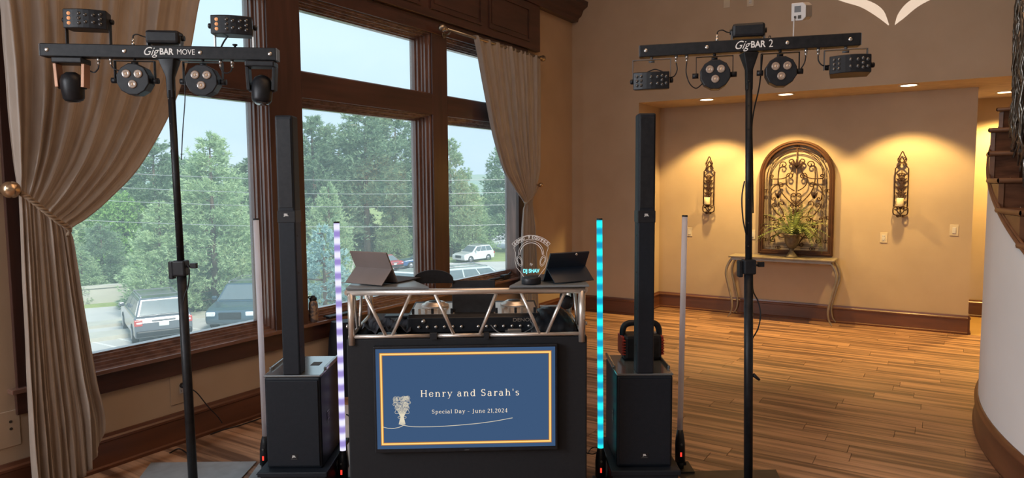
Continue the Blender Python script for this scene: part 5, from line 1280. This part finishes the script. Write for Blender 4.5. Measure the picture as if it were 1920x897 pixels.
def pine(name, H_, R_, seed, m, nb, nt, per, L_, wd, z0=.12, dense=1., pw=.75, up=.25):
    rg = np.random.RandomState(seed); Cs = []; Ds = []; tm = MB()
    tm.tube([(0, 0, 0), (.05*rg.normal(), .05*rg.normal(), H_*.5), (0, 0, H_*.97)], [H_*.022, H_*.014, H_*.003], 8)
    for b in range(nb):
        h = z0+(1-z0)*(b+rg.rand())/nb; rad = R_*((1-h)/(1-z0))**pw*rg.uniform(.6, 1.12)+.12
        az = rg.uniform(0, 2*PI); d = np.array([math.cos(az), math.sin(az), up*rg.uniform(-.4, 1.3)]); o_ = np.array([0, 0, h*H_])
        if b % 3 == 0: tm.tube([tuple(o_), tuple(o_+d*rad*.8)], [.03, .01], 4)
        k = max(4, int(nt*rad/R_)); s_ = rg.uniform(.25, 1, k)**.7
        side = np.array([-d[1], d[0], 0]); c = o_+d*rad*s_[:, None]+side*(rg.normal(0, .18, k)*rad*s_)[:, None]+np.array([0, 0, 1])*(rg.normal(0, .10, k)*rad+ .12*rad*s_**2)[:, None]
        Cs.append(c); dd = np.tile(d*np.array([1, 1, .3]), (k, 1))+rg.normal(0, .35, (k, 3))+np.array([0, 0, .45]); Ds.append(dd/np.linalg.norm(dd, axis=1)[:, None])
    t = thing(name, 'x', 'tree')
    obj('trunk', tm, 'bark', t); me = foliage_mesh('needles', np.concatenate(Cs), np.concatenate(Ds), L_, wd, per, m, seed)
    obj('needles', me, None, t, kind='stuff'); return t
def bush(name, R_, H_, seed, m, n, per, L_, wd, lab):
    rg = np.random.RandomState(seed); d = rg.normal(0, 1, (n, 3)); d /= np.linalg.norm(d, axis=1)[:, None]; d[:, 2] = np.abs(d[:, 2])
    lump = 1+.22*np.sin(d[:, 0]*5+seed)*np.sin(d[:, 1]*6+1)+.12*np.sin(d[:, 2]*9)
    C_ = d*np.array([R_, R_, H_])*(rg.uniform(.55, 1, (n, 1))**.5)*lump[:, None]+np.array([0, 0, .1])
    t = thing(name, lab, 'bush'); tm = MB()
    for k in range(5): tm.tube([(0, 0, 0), (R_*.4*math.cos(k*1.3), R_*.4*math.sin(k*1.3), H_*.7)], [.05, .015], 5)
    obj('stem', tm, 'bark', t); obj('leaves', foliage_mesh('leaves', C_, d, L_, wd, per, m, seed, 1.4), None, t, kind='stuff'); return t
TP = {
 'A': pine('pine_tree', 12, 3.7, 1, 'pine_dark', 190, 50, 6, .32, .045, .18, pw=.5),
 'B': pine('pine_tree', 12, 3.7, 2, 'pine_light', 230, 50, 6, .32, .042, .08, pw=.6),
 'C': pine('pine_tree', 12, 4.0, 3, 'pine_dark', 130, 60, 5, .32, .050, .35, pw=.42),
 'D': pine('spruce_tree', 6, 2.0, 4, 'spruce_blue', 230, 60, 5, .11, .022, .03, pw=.8, up=.1),
 'E': bush('leafy_tree', 3.2, 5.5, 5, 'leaf_bright', 9000, 4, .22, .06, 'x'),
 'F': bush('low_shrub', 2.2, 1.6, 6, 'shrub_yellow', 3500, 4, .20, .045, 'x'),
 'G': bush('juniper_shrub', 2.6, 2.0, 7, 'pine_dark', 4500, 5, .24, .04, 'x'),
}
used = set(); PH = {'A': 12, 'B': 12, 'C': 12, 'D': 6, 'E': 5.5, 'F': 1.6, 'G': 2.0}
def plant(kind, px, topy, D, label, cat, grp, wide=1.):
    b = at(px, 448, D); top = at(px, topy, D); z = GZ-.1 if D < 60 else GZ
    s_ = (top.z-z)/PH[kind]; o = TP[kind] if kind not in used else copy_tree(TP[kind]); used.add(kind)
    o.location = (b.x, b.y, z); o.scale = (s_*wide, s_*wide, s_); o.rotation_euler = (0, 0, rnd.uniform(0, 6.28)); o['label'] = label; o['category'] = cat
    if grp: o['group'] = grp
TG = 'conifers beyond the car park'
for a in [
 ('B', 400, 252, 31, 'tall pine with bright crown seen right of the left stand pole', 1.0), ('A', 295, 262, 44, 'dark pine seen just left of the left stand pole', 1.2),
 ('B', 300, 378, 30, 'mid-height pale pine behind the graphite car', 1.15), ('A', 190, 420, 36, 'dark pine at the curtain edge above the low wall', 1.3),
 ('C', 345, 300, 52, 'broad far pine behind the left stand pole', 1.3), ('C', 455, 330, 40, 'dark pine filling the right of the left window', 1.2), ('B', 150, 470, 33, 'short pine beside the curtain and low wall', 1.5),
 ('A', 240, 330, 55, 'far pine partly behind the left curtain', 1.3), ('C', 480, 300, 58, 'far pine behind the left mullion', 1.2),
 ('B', 70, 300, 38, 'pine hidden behind the left curtain, nearest the stand', 1.2), ('A', -40, 280, 42, 'pine far left behind the left curtain', 1.2), ('C', -160, 290, 46, 'pine outside the left edge of the view', 1.2), ('B', 1040, 330, 58, 'pine behind the wall right of the windows', 1.2),
 ('A', 590, 222, 50, 'tall dark pine beside the left speaker column', 1.1), ('C', 690, 216, 52, 'tallest broad pine in the middle window', 1.15), ('C', 745, 226, 55, 'tall pine at the right of the middle window', 1.1),
 ('C', 640, 262, 60, 'far pine between the tall pines of the middle window', 1.3), ('B', 618, 345, 30, 'pale pointed pine above the violet tube lamp', .8), ('B', 738, 378, 52, 'pale pine at right of the middle window', 1.15),
 ('A', 680, 390, 54, 'mid-height pine above the grey tablet', 1.4), ('A', 560, 330, 50, 'far pine behind the left speaker column', 1.2), ('B', 800, 300, 56, 'pine hidden mostly by the middle mullion', 1.3),
 ('B', 846, 262, 53, 'tall narrow pine at the left of the right window', .95), ('B', 884, 345, 54, 'mid-height pale pine in the right window', 1.15), ('A', 955, 262, 56, 'dark pine beside the right curtain', 1.0),
 ('A', 915, 375, 60, 'far low pine in the right window', 1.4), ('A', 990, 330, 60, 'far pine behind the right curtain', 1.3), ('A', 770, 350, 60, 'far pine behind the blue car', 1.5)]:
    plant(a[0], a[1], a[2], a[3], a[4], 'tree', TG, a[5])
plant('D', 606, 425, 14.5, 'blue spruce with thick branch tips beside the violet tube lamp', 'tree', None, 1.0)
plant('E', 218, 380, 42, 'bright green leafy tree between curtain and stand pole', 'tree', 'leafy trees')
plant('E', 675, 430, 55, 'small bright leafy tree low in the middle window', 'tree', 'leafy trees', 1.4)
plant('E', 800, 445, 57, 'leafy tree behind the blue car', 'tree', 'leafy trees', 1.6)
for a in [(700, 480, 53, 'yellow-green shrub beside the red car', 'F'), (765, 470, 56, 'yellow-green shrub above the blue car', 'F'), (820, 474, 55, 'shrub behind the middle mullion', 'F'), (925, 474, 60, 'shrub at the right of the white off-roader', 'F'), (965, 470, 60, 'shrub behind the right curtain', 'F'),
          (175, 512, 37, 'dark shrub above the low wall beside the curtain', 'G'), (235, 508, 40, 'dark shrub above the low wall, further right', 'G'), (440, 500, 36, 'dark shrub behind the navy car', 'G'), (380, 510, 34, 'dark shrub right of the left stand pole', 'G'), (845, 458, 55, 'dark shrub left of the white off-roader', 'G'), (650, 468, 54, 'dark shrub above the silver car', 'G')]:
    plant(a[4], a[0], a[1], a[2], a[3], 'shrub', 'shrubs beyond the car park', 1.5)
# cars
def car(px, py, heading, label, pm, style='suv', group='cars parked outside', loc=None, L_=4.7, sc=1.):
    g = gpt(px, py) if loc is None else loc
    t = thing('car', label, 'car', (g.x, g.y, GZ+.02), heading, group); t.scale = (sc, sc, sc)
    wv = .93; suv = style == 'suv'; H_ = 1.70 if suv else 1.42; hb_ = 1.05 if suv else .88
    hl = L_/2
    low = [(-hl, .42), (-hl+.03, .30), (hl-.10, .30), (hl, .48), (hl-.04, hb_*.78), (hl-.35, hb_*.88), (hl-1.25, hb_), (-hl+.12, hb_), (-hl+.0, hb_*.8)]
    obj('body', MB().prism(low, -wv, wv, 'y'), pm, t, bev=.07)
    xr0, xr1 = (-hl+.10, -hl+.45), (hl-1.15, hl-1.95)
    if not suv: xr0 = (-hl+.45, -hl+1.25)
    a, b = wv-.05, wv-.24
    gh = MB().add([(xr0[0], -a, hb_-.02), (xr1[0], -a, hb_-.02), (xr1[0], a, hb_-.02), (xr0[0], a, hb_-.02), (xr0[1], -b, H_-.06), (xr1[1], -b, H_-.06), (xr1[1], b, H_-.06), (xr0[1], b, H_-.06)], [(0, 3, 2, 1), (4, 5, 6, 7), (0, 1, 5, 4), (1, 2, 6, 5), (2, 3, 7, 6), (3, 0, 4, 7)])
    cab = obj('cabin', gh, pm, t, bev=.05)
    def quad(name, P4, m='car_glass', par=cab): return obj(name, MB().add(P4, [(0, 1, 2, 3)]), m, par, solid=.03)
    def lp(u, v, side): # on side
        x = (xr0[0]+(xr1[0]-xr0[0])*u)*(1-v)+(xr0[1]+(xr1[1]-xr0[1])*u)*v; return (x, side*((a*(1-v)+b*v)+.006), (hb_-.02)*(1-v)+(H_-.06)*v)
    for s_ in (-1, 1):
        for u0, u1 in ((.06, .34), (.37, .63), (.66, .94)): quad('side_window', [lp(u0, .12, s_), lp(u1, .12, s_), lp(u1, .86, s_), lp(u0, .86, s_)])
    def ep(xx, v, s_, k): x = xx[0]*(1-v)+xx[1]*v; return (x+k, s_*((a*(1-v)+b*v)-.10), (hb_-.02)*(1-v)+(H_-.06)*v)
    quad('rear_window', [ep(xr0, .10, -1, -.012), ep(xr0, .10, 1, -.012), ep(xr0, .86, 1, -.012), ep(xr0, .86, -1, -.012)])
    quad('windscreen', [ep(xr1, .08, -1, .012), ep(xr1, .08, 1, .012), ep(xr1, .90, 1, .012), ep(xr1, .90, -1, .012)])
    for sx_ in (-1, 1):
        for s_ in (-1, 1):
            wz = .36 if suv else .33; cx_ = sx_*(hl-.88)
            w_ = obj('wheel', MB().lathe([(0, -.11), (wz*.6, -.11), (wz, -.10), (wz, .10), (wz*.6, .11), (0, .11)], (cx_, s_*(wv-.09), wz), 24, 'y'), 'tyre', t)
            obj('hub', MB().lathe([(0, -.125), (wz*.58, -.12), (wz*.6, -.10)], (cx_, s_*(wv-.09), wz), 10, 'y') if s_ < 0 else MB().lathe([(0, .125), (wz*.58, .12), (wz*.6, .10)], (cx_, s_*(wv-.09), wz), 10, 'y'), 'wheel_metal', w_)
    for s_ in (-1, 1):
        obj('tail_lamp', MB().box(-hl-.015, -hl+.16, s_*(wv-.13)-.13, s_*(wv-.13)+.14, hb_*.70, hb_*.92), 'tail_lamp', t, bev=.03)
        obj('tail_lamp_lens', MB().box(-hl-.020, -hl+.02, s_*(wv-.15)-.09, s_*(wv-.15)+.09, hb_*.78, hb_*.84), 'head_lamp', t, bev=.01)
        obj('headlamp', MB().box(hl-.32, hl-.015, s_*(wv-.20)-.17, s_*(wv-.20)+.19, hb_*.58, hb_*.76), 'head_lamp', t, bev=.04)
        obj('mirror', MB().box(hl-1.62, hl-1.45, s_*(wv+.10)-.11, s_*(wv+.10)+.09, hb_+.0, hb_+.15), pm, t, bev=.04)
    obj('licence_plate', MB().box(-hl-.012, -hl+.01, -.16, .16, hb_*.66, hb_*.80), 'licence_plate', t, bev=.004)
    obj('rear_trim', MB().box(-hl-.016, -hl+.01, -.38, .38, hb_*.84, hb_*.90), 'wheel_metal', t, bev=.01)
    obj('rear_bumper', MB().box(-hl-.08, -hl+.1, -wv+.04, wv-.04, .36, .56), 'black_plastic', t, bev=.04)
    obj('grille', MB().box(hl-.04, hl+.01, -.42, .42, .50, hb_*.74), 'black_plastic', t, bev=.02)
    if suv:
        for s_ in (-1, 1): obj('roof_rail', MB().tube([(xr0[1]+.1, s_*(b-.06), H_-.06), (xr0[1]+.2, s_*(b-.06), H_), (xr1[1]-.2, s_*(b-.06), H_), (xr1[1]-.1, s_*(b-.06), H_-.06)], .022, 6), 'wheel_metal', t)
        for x_ in (xr0[1]+.4, xr1[1]-.4): obj('roof_bar', MB().box(x_-.03, x_+.03, -b+.02, b-.02, H_+.0, H_+.03), 'wheel_metal', t)
    return t
g1 = gpt(293, 650)
vw = math.atan2(g1.y, g1.x)
car(0, 0, vw+.12, 'graphite off-road car seen from behind through the left window', 'paint_graphite', loc=g1+Vector((math.cos(vw), math.sin(vw), 0))*2.4)
g2 = gpt(466, 622); v2 = math.atan2(g2.y, g2.x)
car(0, 0, v2+PI-.28, 'navy car with roof bars facing the left window', 'paint_navy', loc=g2+Vector((math.cos(v2), math.sin(v2), 0))*2.2)
g3 = gpt(793, 502); car(0, 0, math.atan2(g3.y, g3.x)+PI/2+.25, 'blue low car in the distance in the middle window', 'paint_blue', 'sedan', loc=g3, L_=4.4, sc=.74)
g4 = gpt(712, 506); car(0, 0, math.atan2(g4.y, g4.x)+PI/2-.9, 'red car in the distance behind the grey tablet', 'paint_red', 'sedan', loc=g4, L_=4.4, sc=.74)
g5 = gpt(888, 491); car(0, 0, math.atan2(g5.y, g5.x)+PI/2+.75, 'white off-road car in the distance in the right window', 'paint_white', 'suv', loc=g5, L_=4.2, sc=.72)
car(0, 0, math.radians(62), 'silver wagon close below the right window', 'paint_silver', 'suv', loc=gpt(893, 560))
g7 = gpt(782, 556); car(0, 0, math.radians(100), 'white low car close below the middle window', 'paint_white', 'sedan', loc=g7)
g8 = gpt(697, 556); car(0, 0, math.radians(120), 'silver low car close below the middle window behind the grey tablet', 'paint_silver', 'sedan', loc=g8)
# painted bay lines
pm_ = MB()
for i in range(6):
    q = gpt(210+i*52, 650-i*6); pm_.box(q.x-2.6, q.x+2.6, q.y-.05, q.y+.05, GZ, GZ+.01)
struct('bay_lines', pm_, 'lot_paint', 'white parking bay lines')
# power lines
for i, (ya, yb) in enumerate([(322, 332), (350, 356), (376, 379), (415, 416)]):
    a = at(60, ya-6, 23); b = at(1000, yb+4, 26); pts = [a.lerp(b, k_/20)-Vector((0, 0, .2*math.sin(PI*k_/20))) for k_ in range(21)]
    nm = ('topmost', 'second', 'third', 'lowest')[i]
    o = obj('power_line', MB().tube([p_-a for p_ in pts], .009, 4), 'silver_metal'); o.location = a; tag(o, '%s of the pale overhead wires crossing in front of the trees' % nm, 'wire', 'overhead wires')
